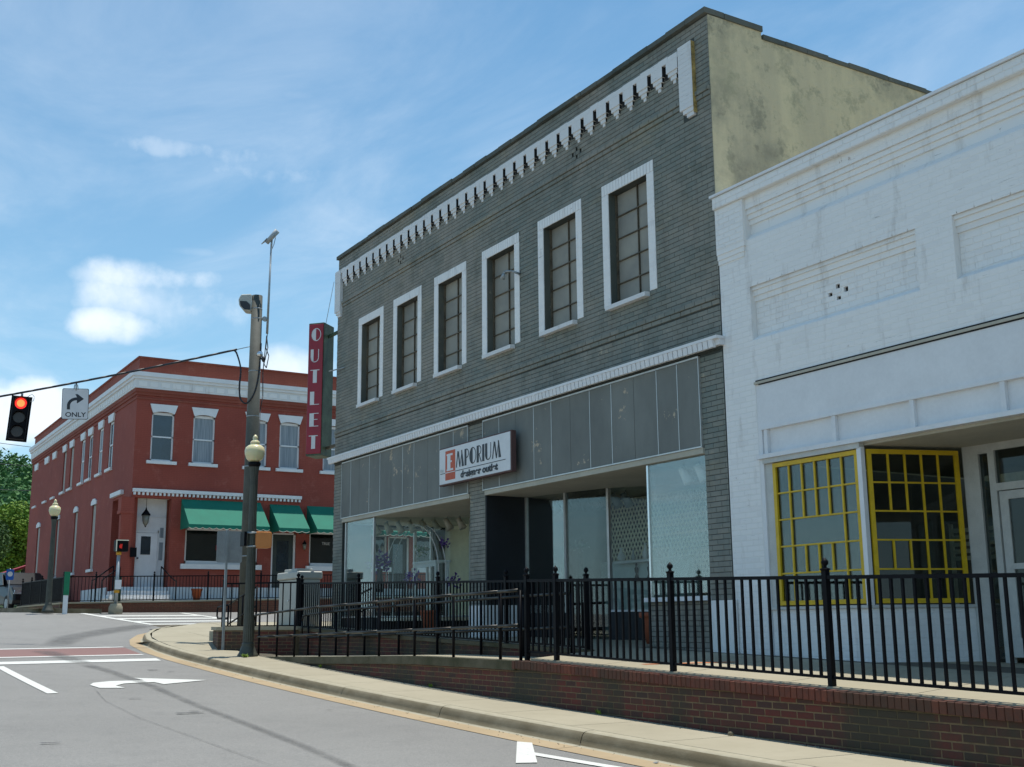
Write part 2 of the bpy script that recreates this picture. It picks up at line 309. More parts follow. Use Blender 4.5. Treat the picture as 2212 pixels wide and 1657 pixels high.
M['lens0'] = plain('unlit_lens', (.03, .018, .012), .25); M['box'] = plain('dark_interior', (.018, .018, .018), .9); M['dim'] = plain('dim_grey_interior', (.16, .155, .135), .9)
def glass(name, tintc=(.85, .93, .92), refl=1., dark=0.):
    t = NT(name); tr = t.n.new('ShaderNodeBsdfTransparent'); tr.inputs[0].default_value = (*tintc, 1); gl = t.n.new('ShaderNodeBsdfGlossy'); gl.inputs['Roughness'].default_value = .015
    fr = t.n.new('ShaderNodeFresnel'); fr.inputs[0].default_value = 1.52; mx = t.n.new('ShaderNodeMixShader'); t.l.new(t.math('MINIMUM', t.math('MULTIPLY', fr.outputs[0], .52 * refl), 1.), mx.inputs[0])
    t.l.new(tr.outputs[0], mx.inputs[1]); t.l.new(gl.outputs[0], mx.inputs[2])
    t.l.new(mx.outputs[0], t.out.inputs['Surface']); t.n.remove(t.p); return t.mat
M['glass'] = glass('shop_glass', (.93, .97, .965), 1.0); M['glassd'] = glass('dim_glass', (.62, .66, .65), 1.25)
def dglass(name, col, rough=.08):
    t = NT(name); n = t.noise(1.3, 3); return t.fin(t.mix(t.ramp(n, .35, .65), col, tuple(c * .5 for c in col)), rough, spec=.9)
M['curtain'] = (lambda t: t.fin(t.mix(t.ramp(t.noise(9, 2, .5, t.mapping((4, 4, .1))), .35, .65), (.30, .33, .35), (.16, .19, .22)), .35, spec=.6))(NT('curtained_window'))
M['darkwin'] = dglass('dark_window', (.02, .035, .05))
def emis(name, col, s):
    t = NT(name); t.p.inputs['Emission Color'].default_value = (*col, 1); t.p.inputs['Emission Strength'].default_value = s; return t.fin(col, .4)
M['redlit'] = emis('lit_red_lens', (1., .03, .02), .75); M['redcore'] = emis('lit_red_core', (1., .26, .06), .95); M['handlit'] = emis('lit_hand', (.35, .01, .005), .35)
def foliage(name, a, b, c):
    t = NT(name); r = t.rnd(); n = t.noise(.35, 4, .6); col = t.mix(r, a, b); col = t.mix(t.ramp(n, .4, .65, 0, .8), col, c)
    t.p.inputs['Transmission Weight'].default_value = 0.; t.put(t.p.inputs['Subsurface Weight'], 0.); return t.fin(col, .7, spec=.25)
M['leaf'] = foliage('wood_foliage', (.045, .13, .035), (.085, .19, .045), (.05, .12, .055)); M['leafy2'] = foliage('yellow_green_foliage', (.13, .22, .02), (.08, .17, .025), (.19, .26, .025))
M['leafd'] = foliage('dark_foliage', (.04, .085, .02), (.075, .13, .025), (.03, .065, .02)); M['hill'] = plain('hill_ground', (.03, .055, .02), .95, var=.3); M['grass'] = plain('dry_ground', (.20, .19, .14), .95, var=.3)
# ------------------------------------------------------------------ brick and wall helpers
CO = .0677; BL = .2096
def rects(x0, x1, z0, z1, holes):
    xs = sorted({x0, x1, *[h[0] for h in holes if x0 < h[0] < x1], *[h[1] for h in holes if x0 < h[1] < x1]})
    zs = sorted({z0, z1, *[h[2] for h in holes if z0 < h[2] < z1], *[h[3] for h in holes if z0 < h[3] < z1]})
    out = []
    for a, b in zip(xs, xs[1:]):
        run = None
        for c, d in zip(zs, zs[1:]):
            mx, mz = (a + b) / 2, (c + d) / 2
            if any(h[0] < mx < h[1] and h[2] < mz < h[3] for h in holes):
                if run: out.append(run); run = None
            else: run = (a, b, run[2], d) if run else (a, b, c, d)
        if run: out.append(run)
    return out
def brick_list(x0, x1, z0, z1, holes=(), zbase=0., gap=.008, top=None, bot=None, gx=1.):
    """(xa, xb, za, zb) of every brick in a running bond, cut at the holes"""
    L = []; k0 = math.floor((z0 - zbase) / CO); k1 = math.ceil((z1 - zbase) / CO)
    for k in range(k0, k1):
        za, zb = zbase + k * CO, zbase + (k + 1) * CO
        if za < z0 - .03 or zb > z1 + .03: continue
        za, zb = max(za, z0), min(zb, z1); zb0 = zb
        off = (k % 2) * BL / 2; i0 = math.floor((x0 - off) / BL); i1 = math.ceil((x1 - off) / BL)
        for i in range(i0, i1):
            xa, xb = max(x0, off + i * BL), min(x1, off + (i + 1) * BL)
            segs = [(xa, xb)]; zm = (za + zb) / 2
            for h in holes:
                if h[2] < zm < h[3]:
                    ns = []
                    for a, b in segs:
                        if h[1] <= a or h[0] >= b: ns.append((a, b)); continue
                        if a < h[0]: ns.append((a, h[0]))
                        if b > h[1]: ns.append((h[1], b))
                    segs = ns
            for a, b in segs:
                m = (a + b) / 2
                zb = zb0
                if top: zb = min(zb, top(m))
                if zb - za < .02: continue
                if bot and zb < bot(m): continue
                if b - a > .03: L.append((a + gap * gx / 2, b - gap * gx / 2, za + gap / 2, zb - gap / 2))
    return L
def brick_pts(w, h, d, bv=.004):
    """front face on y=0, running back to y=d; x 0..w, z 0..h"""
    vs = [(0, d, 0), (w, d, 0), (w, d, h), (0, d, h), (0, bv, 0), (w, bv, 0), (w, bv, h), (0, bv, h), (bv, 0, bv), (w - bv, 0, bv), (w - bv, 0, h - bv), (bv, 0, h - bv)]
    fs = [(8, 9, 10, 11)] + [(4 + i, 4 + (i + 1) % 4, 8 + (i + 1) % 4, 8 + i) for i in range(4)] + [(i, (i + 1) % 4, 4 + (i + 1) % 4, 4 + i) for i in range(4)]
    return vs, fs
BC = {}
def lay_bricks(parent, L, O, U, N, mt, name='brick', depth=None, limit=300, near=None, jit=None):
    """bricks of list L on the wall plane at O with run direction U and outward normal N"""
    O, U, N = Vector(O), Vector(U).normalized(), Vector(N).normalized(); Z = Vector((0, 0, 1)); C = Vector((0, 0, CAMZ))
    depth = depth or {'white_painted_brick': .0024, 'grey_painted_brick': .007, 'dark_red_brick': .004}.get(mt.name, .008); jit = jit or depth * .12
    rnd = random.Random(len(L))
    def wp(b): return O + U * b[0] + Z * b[2]
    L2 = sorted(L, key=lambda b: (wp(b) - C).length) if near is None else sorted(L, key=near)
    rot = Matrix((( U.x, -N.x, 0), (U.y, -N.y, 0), (0, 0, 1)))
    for b in L2[:limit]:
        w, h = round((b[1] - b[0]) * 50) / 50, round((b[3] - b[2]) * 200) / 200
        key = (mt.name, w, h, depth)
        if key not in BC:
            vs, fs = brick_pts(w, h, depth); m = MB(); m.add(vs, fs); BC[key] = m.mesh('brick', mt)
        p = wp(b) + N * (depth * .85 + rnd.uniform(-jit, jit))
        o = link(name, BC[key], parent, p); o.rotation_euler = rot.to_euler(); o.scale = ((b[1] - b[0]) / w, 1, (b[3] - b[2]) / h)
    rest = L2[limit:]
    if rest:
        m = MB()
        for b in rest:
            vs, fs = brick_pts(b[1] - b[0], b[3] - b[2], depth); j = rnd.uniform(-jit, jit)
            m.add([wp(b) + U * v[0] + Z * v[2] + N * (depth * .85 + j - v[1]) for v in vs], fs)
        link('brick_courses', m.mesh('brick_courses', mt), parent, kind='stuff')
def slab_wall(parent, name, x0, x1, z0, z1, y0, y1, holes, mt):
    m = MB()
    for a, b, c, d in rects(x0, x1, z0, z1, holes): m.box(a, b, y0, y1, c, d)
    return m.build(name, mt, parent)
def text(body, size, O, U, V, N, t, mt, parent, name='lettering', bold=0., align='LEFT', sx=1.):
    cu = bpy.data.curves.new(name, 'FONT'); cu.body = body; cu.size = size; cu.extrude = t / 2; cu.offset = bold; cu.align_x = align
    o = bpy.data.objects.new('tmp', cu); scn.collection.objects.link(o); dg = bpy.context.evaluated_depsgraph_get(); me = bpy.data.meshes.new_from_object(o.evaluated_get(dg)); bpy.data.objects.remove(o)
    me.materials.clear(); me.materials.append(mt); O, U, V, N = Vector(O), Vector(U), Vector(V), Vector(N)
    for v in me.vertices: c = v.co.copy(); v.co = O + U * c.x * sx + V * c.y + N * (c.z + t / 2)
    me.name = name; return link(name, me, parent)
# =================================================================== GROUND AND STREETS
def interp(T, x):
    T = sorted(T)
    if x <= T[0][0]: return T[0][1]
    for (a, b), (c, d) in zip(T, T[1:]):
        if x <= c: return b + (d - b) * (x - a) / (c - a)
    return T[-1][1]
def sheet(name, xs, ys, zf, mt, kind='structure', parent=None):
    m = MB(); n = len(ys)
    vs = [(x, y, zf(x, y)) for x in xs for y in ys]
    m.add(vs, [(i * n + j, (i + 1) * n + j, (i + 1) * n + j + 1, i * n + j + 1) for i in range(len(xs) - 1) for j in range(n - 1)], 0, True)
    o = m.build(name, mt, parent, kind)
    return o
def frange(a, b, s):
    k = max(1, round(abs(b - a) / s)); return [a + (b - a) * i / k for i in range(k + 1)]
far = [-2000, -900, -400, -200, -120]
sheet('ground', far + frange(-90, 60, 5) + [150, 400, 900, 2000], [-2000, -900, -300, -100, -30, -12, 0, 20, 60, 200, 900, 2000], lambda x, y: g(max(x, -400)) - .06, M['grass'])
sheet('road', frange(-160, -45, 5) + frange(-44, 12, 1) + frange(14, 60, 5), frange(-7.5, 8, 3), lambda x, y: g(x), M['asphalt'])
sheet('cross_street', frange(-40.6, -32, .8), [8.0, 12, 20, 40, 80, 160], lambda x, y: g(x), M['asphalt'])
sheet('near_cross_street', frange(-40.6, -30, 1), [-120, -60, -30, -7.5], lambda x, y: g(x), M['asphalt'])
# painted markings
def mark(name, pts, mt, dz=.008, parent=None, n=6, uvs=False):
    """a strip between polyline A and polyline B laid on the road"""
    m = MB(); A, B = pts; vs = []; fs = []; sub = n
    ts = [i / sub * (len(A) - 1) for i in range(sub + 1)] if len(A) == 2 else [i / 6 for i in range((len(A) - 1) * 6 + 1)]
    def ev(P, t):
        i = min(int(t), len(P) - 2); f = t - i; return (P[i][0] + (P[i + 1][0] - P[i][0]) * f, P[i][1] + (P[i + 1][1] - P[i][1]) * f)
    for t in ts:
        for w in range(3):
            a, b = ev(A, t), ev(B, t); x = a[0] + (b[0] - a[0]) * w / 2; y = a[1] + (b[1] - a[1]) * w / 2; vs.append((x, y, g(x) + dz))
    for i in range(len(ts) - 1):
        for w in range(2): k = i * 3 + w; fs.append((k, k + 1, k + 4, k + 3))
    m.add(vs, fs); me = m.mesh(name, mt)
    if uvs:
        uv = me.uv_layers.new(name='UVMap'); L = len(ts) - 1
        for p in me.polygons:
            for li in p.loop_indices:
                vi = me.loops[li].vertex_index; uv.data[li].uv = ((vi % 3) / 2, (vi // 3) / L)
    return link(name, me, parent, kind='structure')
mark('crosswalk_line', ([(-27.62, -7), (-27.62, 6.45)], [(-27.42, -7), (-27.42, 6.45)]), M['line'], n=20)
mark('crosswalk_line', ([(-25.45, -7), (-25.45, 6.35)], [(-25.25, -7), (-25.25, 6.35)]), M['line'], n=20)
mark('red_crosswalk', ([(-27.42, -7), (-27.42, 6.45)], [(-25.45, -7), (-25.45, 6.35)]), M['redwalk'], .004, n=20)
mark('stop_line', ([(-24.3, 3.3), (-24.3, 6.35)], [(-23.7, 3.3), (-23.7, 6.3)]), M['line'], n=8)
mark('lane_line', ([(-23.3, 3.22), (-18.1, 3.22)], [(-23.3, 3.37), (-18.1, 3.37)]), M['line'])
mark('stop_line', ([(-24.3, -7), (-24.3, 3.1)], [(-23.7, -7), (-23.7, 3.1)]), M['line'], n=8)
# ladder crosswalk over the side street
La, Lb = (-39.9, 7.9), (-33.3, 9.25)
def lad(x): return La[1] + (x - La[0]) * (Lb[1] - La[1]) / (Lb[0] - La[0])
mark('crosswalk_line', ([La, Lb], [(La[0], La[1] + .22), (Lb[0], Lb[1] + .22)]), M['line'])
mark('crosswalk_line', ([(-39.9, 11.1), (-33.6, 12.6)], [(-39.9, 11.3), (-33.6, 12.8)]), M['line'])
for i, x in enumerate((-38.9, -37.7, -36.5, -35.3, -34.2)):
    mark('crosswalk_bar', ([(x, lad(x) + .2), (x, lad(x) + 3.3)], [(x + .42, lad(x) + .25), (x + .42, lad(x) + 3.35)]), M['line'])
# turn arrow
m = MB(); arr = [(-18.66, 4.06), (-18.52, 4.4), (-18.95, 4.36), (-19.25, 4.55), (-19.33, 5.04), (-18.91, 5.08), (-19.37, 5.9), (-20.2, 4.92), (-19.72, 4.98), (-19.75, 4.45), (-19.55, 4.15), (-19.2, 4.03)]
m.add([(x, y, g(x) + .009) for x, y in arr], [tuple(range(len(arr)))]); m.build('turn_arrow', M['line'], None, 'structure', False)
mark('parking_mark', ([(-10.52, 6.42), (-9.2, 5.60)], [(-10.36, 6.50), (-9.13, 5.78)]), M['line'])
mark('parking_mark', ([(-9.75, 6.12), (-7.2, 6.42)], [(-9.66, 6.0), (-7.15, 6.30)]), M['line'])
# tyre film and tar patches
mark('tyre_mark', ([(-23.5, 4.55), (-21.7, 4.72), (-18.6, 4.74), (-15.5, 4.56), (-13.4, 4.47), (-11.3, 4.34), (-9, 4.1)], [(-23.4, 4.95), (-21.6, 5.0), (-18.6, 4.94), (-15.4, 4.72), (-13.3, 4.62), (-11.2, 4.48), (-9, 4.24)]), M['tyre'], .014, uvs=True)
mark('tyre_mark', ([(-28.4, 4.8), (-31.0, 5.5), (-33.4, 7.0), (-35.4, 8.6)], [(-28.2, 5.5), (-30.4, 6.3), (-32.6, 7.8), (-34.4, 9.1)]), M['tyre'], .016, uvs=True)
mark('tyre_mark', ([(-31, 2.0), (-33.4, 3.4), (-36, 4.4)], [(-31, 2.3), (-33.2, 3.9), (-36, 5.2)]), M['tyre'], .018, uvs=True)
mark('tyre_mark', ([(-26.9, 4.3), (-25, 4.5), (-23.5, 4.6)], [(-26.9, 4.9), (-25, 5.0), (-23.5, 5.0)]), M['tyre'], .018, uvs=True)
for (x, y, l, w) in [(-14.75, 4.12, .12, .36), (-14.9, 4.33, .16, .12), (-16.86, 4.05, .08, .18), (-21.6, 5.5, .14, .18), (-21.2, 5.75, .1, .12), (-14.3, 5.9, .06, .12), (-12.6, 2.2, .1, .2)]:
    mark('tar_patch', ([(x - l / 2, y), (x - l / 2 + .05, y + w)], [(x + l / 2, y + .02), (x + l / 2, y + w)]), M['tar'], .016, uvs=True)
mark('road_seam', ([(-18.6, 3.96), (-16.7, 3.71), (-14.5, 3.62), (-12.6, 3.66), (-10, 3.67)], [(-18.6, 3.985), (-16.7, 3.73), (-14.5, 3.645), (-12.6, 3.685), (-10, 3.695)]), M['tyre'], .012, uvs=True)
# kerb: gutter pan, rounded face, top; laid in cast lengths
KP = [(14, 6.72), (-20, 6.75), (-24, 6.75), (-26, 6.82), (-28, 7.02), (-29.6, 7.38), (-31.2, 7.95), (-32.4, 8.7), (-33.2, 9.7), (-33.7, 11.2), (-33.8, 13), (-33.8, 60)]
def sample(P, step):
    out = []; acc = []
    for a, b in zip(P, P[1:]):
        d = math.dist(a, b); k = max(1, round(d / step))
        for i in range(k): out.append((a[0] + (b[0] - a[0]) * i / k, a[1] + (b[1] - a[1]) * i / k))
    out.append(P[-1]); return out
def kerb(P, parent, flip=1, seg=3.0, cap=6.):
    S = sample(P, .6); prof = [(-.30, .006), (-.05, .012), (0, .02), (.012, .07), (.03, .115), (.055, .142), (.09, .153), (.17, .156)]
    nr = []
    for i in range(len(S)):
        a, b = S[max(0, i - 1)], S[min(len(S) - 1, i + 1)]; t = Vector((b[0] - a[0], b[1] - a[1])).normalized(); nr.append(Vector((t.y, -t.x)) * flip)
    per = max(1, int(seg / .6)); 
    for s in range(0, len(S) - 1, per):
        e = min(len(S) - 1, s + per); m = MB(); vs = []; k = len(prof)
        for i in range(s, e + 1):
            x, y = S[i]
            if i in (s, e):
                o = S[i + 1] if i == s else S[i - 1]; d = math.dist(o, (x, y)); x += (o[0] - x) * .006 / d; y += (o[1] - y) * .006 / d
            for d, z in prof: px, py = x + nr[i].x * d, y + nr[i].y * d; vs.append((px, py, g(px) + z))
        n = e - s + 1; fs = [(i * k + j, (i + 1) * k + j, (i + 1) * k + j + 1, i * k + j + 1) for i in range(n - 1) for j in range(k - 1)]
        m.add(vs, fs, 1, True)
        for q in range(len(fs)): m.m[q] = 0 if q % (k - 1) == 0 else 1
        m.build('kerb_length', [M['gutter'], M['kerb']], parent, None, True)
kb = empty('kerb', (-15, 6.75, g(-15)), kind='structure'); kerb(KP, kb, 1)
m = MB()   # dark bedding seen in the joints of kerb and pavement
bedT = []
# pavement slabs
pv = empty('pavement', (-15, 7.4, g(-15)), kind='structure')
def slab(parent, x0, x1, y0, y1, zf, th=.12, mt=None, gap=.006, name='slab'):
    x0, x1 = min(x0, x1) + gap, max(x0, x1) - gap; ya = y0 if isinstance(y0, tuple) else (y0, y0); yb = y1 if isinstance(y1, tuple) else (y1, y1)
    p = [(x0, ya[0], 0), (x1, ya[1], 0), (x1, yb[1], 0), (x0, yb[0], 0)]
    mb = MB(); mb.hexa([(x, y, zf(x, y) - th) for x, y, _ in p] + [(x, y, zf(x, y)) for x, y, _ in p]); return mb.build(name, mt or M['conc'], parent)
zs = lambda x, y: g(x) + .153
xs = frange(14, -24, 1.52)
for a, b in zip(xs, xs[1:]): slab(pv, b, a, 6.75 + .185, 7.88, zs)
def ky(x): return interp([(p[0], p[1]) for p in KP[1:9]], x) + .19
xs = frange(-24, -33, 1.5)
for a, b in zip(xs, xs[1:]):
    slab(pv, b, a, (ky(b), ky(a)), 8.6 if b > -30.5 else 10.2, zs)
    if b > -30.5: slab(pv, b, a, 8.612, 10.2, zs)
    slab(pv, b, a, 10.212, 20, zs)
slab(pv, -33.55, -33, (10.0, 9.6), 10.2, zs); slab(pv, -33.6, -33, 10.212, 20, zs)
b = sheet('pavement_bed', frange(-33.4, 14, 1.5), [6.98, 8.4], lambda x, y: g(x) + (.12 if x > -28 else -.02), M['grime'])
sheet('pavement_bed', frange(-33.4, -24, 1.2), [8.5, 20], lambda x, y: g(x) + .12, M['grime'])
# opposite side of the road (behind the camera)
kb2 = empty('kerb', (-15, -7.5, g(-15)), kind='structure'); kerb([(-30, -7.2), (20, -7.2)], kb2, 1)
sheet('far_pavement', frange(-30, 20, 5), [-7.36, -11], lambda x, y: g(x) + .15, M['conc'])
# =================================================================== RETAINING WALLS, RAMP, RAISED WALK
RT = [(-22.7, .74), (-19.1, .81), (-16, .885), (-13.26, .885), (-12.9, .88)]
def rampz(x): return interp(RT, x)
def captop(x): return .800 - .0262 * (x + 9.68) if x > -12.9 else rampz(x) - .005
wall = empty('brick_retaining_wall', (-10, 7.95, .3), 'low dark red brick retaining wall along the pavement under the near black railing', 'wall')
m = MB(); S = frange(8, -22.7, .8)
for a, b in zip(S, S[1:]):
    top = (lambda x: captop(x) - .095) if a > -12.95 else (lambda x: captop(x) - .11)
    m.hexa([(b, 7.912, g(b)), (a, 7.912, g(a)), (a, 8.06, g(a)), (b, 8.06, g(b)), (b, 7.912, top(b)), (a, 7.912, top(a)), (a, 8.06, top(a)), (b, 8.06, top(b))])
m.build('mortar_core', M['mortar'], wall)
L = brick_list(-22.6, 8, .0, 1.0, gap=.011, top=lambda x: captop(x) - .093 if x > -12.95 else captop(x) - .105, bot=lambda x: g(x) + .02)
lay_bricks(wall, L, (0, 7.912, 0), (1, 0, 0), (0, -1, 0), M['brick'], jit=.0014)
rnd = random.Random(3); x = 8.; me = None
capL = []
while x > -12.95: capL.append(x); x -= .0745
vs, fs = brick_pts(.0685, .10, .165, .004); cm = MB(); cm.add(vs, fs); capme = cm.mesh('cap_brick', M['cap'])
mm = MB(); capL.sort(key=lambda x: abs(x + 6))
for i, x in enumerate(capL):
    z = captop(x) - .10 + rnd.uniform(-.002, .002)
    if i < 300: link('cap_brick', capme, wall, (x - .0715, 7.868 + rnd.uniform(-.003, .003), z))
mm = MB(); S2 = frange(8, -12.95, .8)
for a, b in zip(S2, S2[1:]): mm.hexa([(b, 7.882, captop(b) - .097), (a, 7.882, captop(a) - .097), (a, 8.03, captop(a) - .097), (b, 8.03, captop(b) - .097), (b, 7.882, captop(b) - .008), (a, 7.882, captop(a) - .008), (a, 8.03, captop(a) - .008), (b, 8.03, captop(b) - .008)])
mm.build('cap_mortar', M['cap'], wall)
def moss(): 
    t = NT('mossy_concrete'); a = t.noise(1.4, 7, .65); col = t.mix(t.ramp(a, .38, .62), (.13, .11, .07), (.055, .05, .022)); t.bump(t.noise(30, 5), .6, .01); return t.fin(col, .95)
M['moss'] = moss()
mm = MB(); S3 = frange(-12.95, -22.75, .7)
for a, b in zip(S3, S3[1:]): mm.hexa([(b, 7.87, captop(b) - .115), (a, 7.87, captop(a) - .115), (a, 8.03, captop(a) - .115), (b, 8.03, captop(b) - .115), (b, 7.87, captop(b)), (a, 7.87, captop(a)), (a, 8.03, captop(a)), (b, 8.03, captop(b))])
mm.build('concrete_coping', M['moss'], wall)
# raised walk and ramp
rw = empty('raised_walkway', (-10, 9, .9), kind='structure')
xs = frange(8, -12.8, 1.5)
for a, b in zip(xs, xs[1:]): slab(rw, b, a, 8.022, 9.3, Wk, .1); slab(rw, b, a, 9.306, 14, Wk, .1)
xs = frange(-12.8, -23.0, 1.5)
for a, b in zip(xs, xs[1:]): slab(rw, b, a, 8.97, 14, Wk, .1)
sheet('walkway_bed', frange(8, -12.8, 2), [8.02, 9.8, 14], lambda x, y: Wk(x, y) - .03, M['grime'])
for a, b in zip(S3, S3[1:]): slab(rw, b, a, 8.034, 8.84, lambda x, y: rampz(x), .1, gap=.0 if False else .002, name='ramp_slab')
m = MB(); m.hexa([(-22.76, 7.9, .5), (-22.7, 7.9, .5), (-22.7, 8.84, .5), (-22.76, 8.84, .5), (-22.76, 7.9, .74), (-22.7, 7.9, .74), (-22.7, 8.84, .74), (-22.76, 8.84, .74)])
m.build('ramp_toe', M['conc'], rw)
def orange(): return plain('orange_survey_paint', (.55, .16, .05), .8)
m = MB(); m.add([(-10.9, 8.3, Wk(-10.9, 8.3) + .004), (-10.8, 8.3, Wk(-10.8, 8.3) + .004), (-10.0, 8.95, Wk(-10, 8.95) + .004), (-10.1, 8.95, Wk(-10.1, 8.95) + .004)], [(0, 1, 2, 3)]); m.build('survey_mark', orange(), None, 'structure')
inner = empty('brick_inner_wall', (-17, 8.9, .9), 'dark brick inner wall between the wheelchair ramp and the upper walk', 'wall')
m = MB(); c = MB(); it = lambda x: Wk(x, 8.87) + .025
S = frange(-12.75, -23.0, .8)
for a, b in zip(S, S[1:]):
    m.hexa([(b, 8.86, .5), (a, 8.86, .5), (a, 8.97, .5), (b, 8.97, .5), (b, 8.86, it(b) - .06), (a, 8.86, it(a) - .06), (a, 8.97, it(a) - .06), (b, 8.97, it(b) - .06)])
    c.hexa([(b, 8.83, it(b) - .058), (a, 8.83, it(a) - .058), (a, 8.975, it(a) - .058), (b, 8.975, it(b) - .058), (b, 8.83, it(b)), (a, 8.83, it(a)), (a, 8.975, it(a)), (b, 8.975, it(b))])
m.build('mortar_core', M['mortar'], inner); c.build('coping', M['moss'], inner)
L = brick_list(-22.98, -12.8, .5, 1.4, gap=.01, top=lambda x: it(x) - .055, bot=lambda x: rampz(x) - .05)
lay_bricks(inner, L, (0, 8.86, 0), (1, 0, 0), (0, -1, 0), M['brick'])
# landing at the head of the corner steps
FP = [(-24.3, 7.60), (-22.99, 8.80), (-22.99, 9.78), (-26.2, 9.78), (-26.2, 8.08)]
land = empty('brick_landing', (-24.5, 8.6, 1.0), 'brick landing with concrete top at the street corner behind the lamp post', 'landing')
m = MB(); m.prism(FP, (0, 0, .6), (1, 0, 0), (0, 1, 0), (0, 0, .64)); m.build('mortar_core', M['mortar'], land)
m = MB(); FP2 = [(-24.33, 7.56), (-22.96, 8.79), (-22.96, 9.79), (-26.24, 9.79), (-26.24, 8.04)]
m.prism(FP2, (0, 0, 1.243), (1, 0, 0), (0, 1, 0), (0, 0, .07)); m.build('top_slab', M['conc'], land)
for a, b in ((FP[0], FP[1]), (FP[4], FP[0])):
    A, B = Vector((*a, 0)), Vector((*b, 0)); U = (B - A).normalized(); Lw = (B - A).length; N = Vector((U.y, -U.x, 0))
    LL = brick_list(.0, Lw, .66, 1.242, gap=.01); lay_bricks(land, LL, A, U, N, M['brick'], limit=140)
m = MB(); m.box(-26.62, -26.24, 8.12, 9.7, 1.0, 1.215); m.build('step', M['conc'], land)
# =================================================================== RAILINGS
def unit_bar(w): m = MB(); m.box(-w, w, -w, w, 0, 1); return m
BAR = {}
def finial(x, y, z, s=1.):
    m = MB(); m.lathe([(.05 * s, 0), (.058 * s, .012 * s), (.058 * s, .02 * s), (.022 * s, .03 * s), (.018 * s, .05 * s), (.036 * s, .068 * s), (.042 * s, .09 * s), (.030 * s, .115 * s), (.012 * s, .128 * s), (.008 * s, .14 * s)], n=10); return m
def fence(name, label, cat, A, B, base, rail, posts, sp=.1125, bw=.0095, foot=.09, pw=.032, group=None, mt=None, postfoot=0.):
    mt = mt or M['black']; A, B = Vector((*A, 0)), Vector((*B, 0)); Lw = (B - A).length; U = (B - A) / Lw
    P = lambda s: A + U * s
    root = empty(name, (*((A + B) / 2).xy, base((A + B).x / 2, (A + B).y / 2)), label, cat, group)
    key = ('bar', bw, mt.name)
    if key not in BAR: m = MB(); m.box(-bw, bw, -bw, bw, 0, 1); BAR[key] = m.mesh('baluster', mt)
    pk = ('post', pw, mt.name)
    if pk not in BAR: m = MB(); m.box(-pw, pw, -pw, pw, 0, 1); BAR[pk] = m.mesh('post', mt); BAR['fin', pw, mt.name] = finial(0, 0, 0, pw / .032).mesh('finial', mt)
    ps = sorted(posts)
    ang = math.atan2(U.y, U.x)
    for s in ps:
        p = P(s); zb, zt = base(p.x, p.y) - postfoot, rail(p.x, p.y) + .045
        o = link('post', BAR[pk], root, (p.x, p.y, zb)); o.scale = (1, 1, zt - zb); o.rotation_euler.z = ang
        WL[o] = Vector((p.x, p.y, zb)); f = link('finial', BAR['fin', pw, mt.name], root, (p.x, p.y, zt))
    rails = []
    for s0, s1 in zip(ps, ps[1:]):
        k = max(1, round((s1 - s0) / sp)); 
        for i in range(1, k):
            s = s0 + (s1 - s0) * i / k; p = P(s); zb, zt = base(p.x, p.y) + foot, rail(p.x, p.y) - .03
            o = link('baluster', BAR[key], root, (p.x, p.y, zb)); o.scale = (1, 1, zt - zb); o.rotation_euler.z = ang
        a, b = P(s0) + U * pw, P(s1) - U * pw; w = U.cross(Vector((0, 0, 1))) * .016
        for nm, zf, th, ww in (('top_rail', rail, .034, 1.25), ('bottom_rail', lambda x, y: base(x, y) + foot, .025, .9)):
            m = MB(); w2 = w * ww; za, zb = zf(a.x, a.y), zf(b.x, b.y)
            m.hexa([(*(a + w2).xy, za - th), (*(b + w2).xy, zb - th), (*(b - w2).xy, zb - th), (*(a - w2).xy, za - th), (*(a + w2).xy, za), (*(b + w2).xy, zb), (*(b - w2).xy, zb), (*(a - w2).xy, za)]); m.build(nm, mt, root)
    return root
X0 = -12.95
fence('black_railing', 'near black picket railing with ball finials on the brick retaining wall at right', 'railing', (X0, 8.07), (3.48, 8.07), lambda x, y: Wk(x, 8.05) + 0, lambda x, y: Wk(x, 8.05) + .985,
      [0, .68] + [.68 + 2.25 * i for i in range(1, 8)], .125, .0115, .09, .027, postfoot=.05)
fence('black_railing', 'black picket railing along the edge of the upper walk behind the ramp', 'railing', (-23.05, 8.9), (-12.8, 8.9), lambda x, y: Wk(x, 8.87) - .02, lambda x, y: Wk(x, 8.87) + .93,
      [.05, 2.9, 6.05, 8.2, 10.25], .108, .0095, .085, .026, postfoot=.12)
fence('black_railing', 'short open black railing round the corner landing behind the lamp post', 'railing', (-24.38, 7.72), (-23.08, 8.86), lambda x, y: 1.31, lambda x, y: 2.215, [0, 1.72], .17, .010, .03, .03)
# ramp handrails
def handrail(label, y, xs, ztop, zlow, cat='handrail', zb=rampz):
    root = empty('ramp_handrail', (xs[0], y, zb(xs[0])), label, cat, 'handrails of the wheelchair ramp')
    m = MB(); m.tube([(x, y, ztop(x)) for x in xs], .021); m.add([], []); m.build('top_rail', M['rail'], root)
    m = MB(); m.tube([(x, y - .0, zlow(x)) for x in xs[:]], .021); m.build('lower_rail', M['rail'], root)
    for x in xs:
        m = MB(); m.cyl((x, y + .03, zb(x) - .05), (x, y + .03, ztop(x)), .022, n=8); m.build('post', M['black'], root)
    m = MB(); x = xs[0]; m.tube([(x, y, ztop(x)), (x - .22, y, ztop(x) - .02), (x - .26, y, ztop(x) - .12), (x - .26, y, zlow(x) + .05)], .021); m.build('end_loop', M['rail'], root)
HT = [(-23.15, 1.54), (-19.77, 1.65), (-17.29, 1.69), (-16.04, 1.72), (-12.8, 1.76)]; HL = [(-22.9, 1.11), (-17.27, 1.23), (-14.7, 1.28), (-12.8, 1.32)]
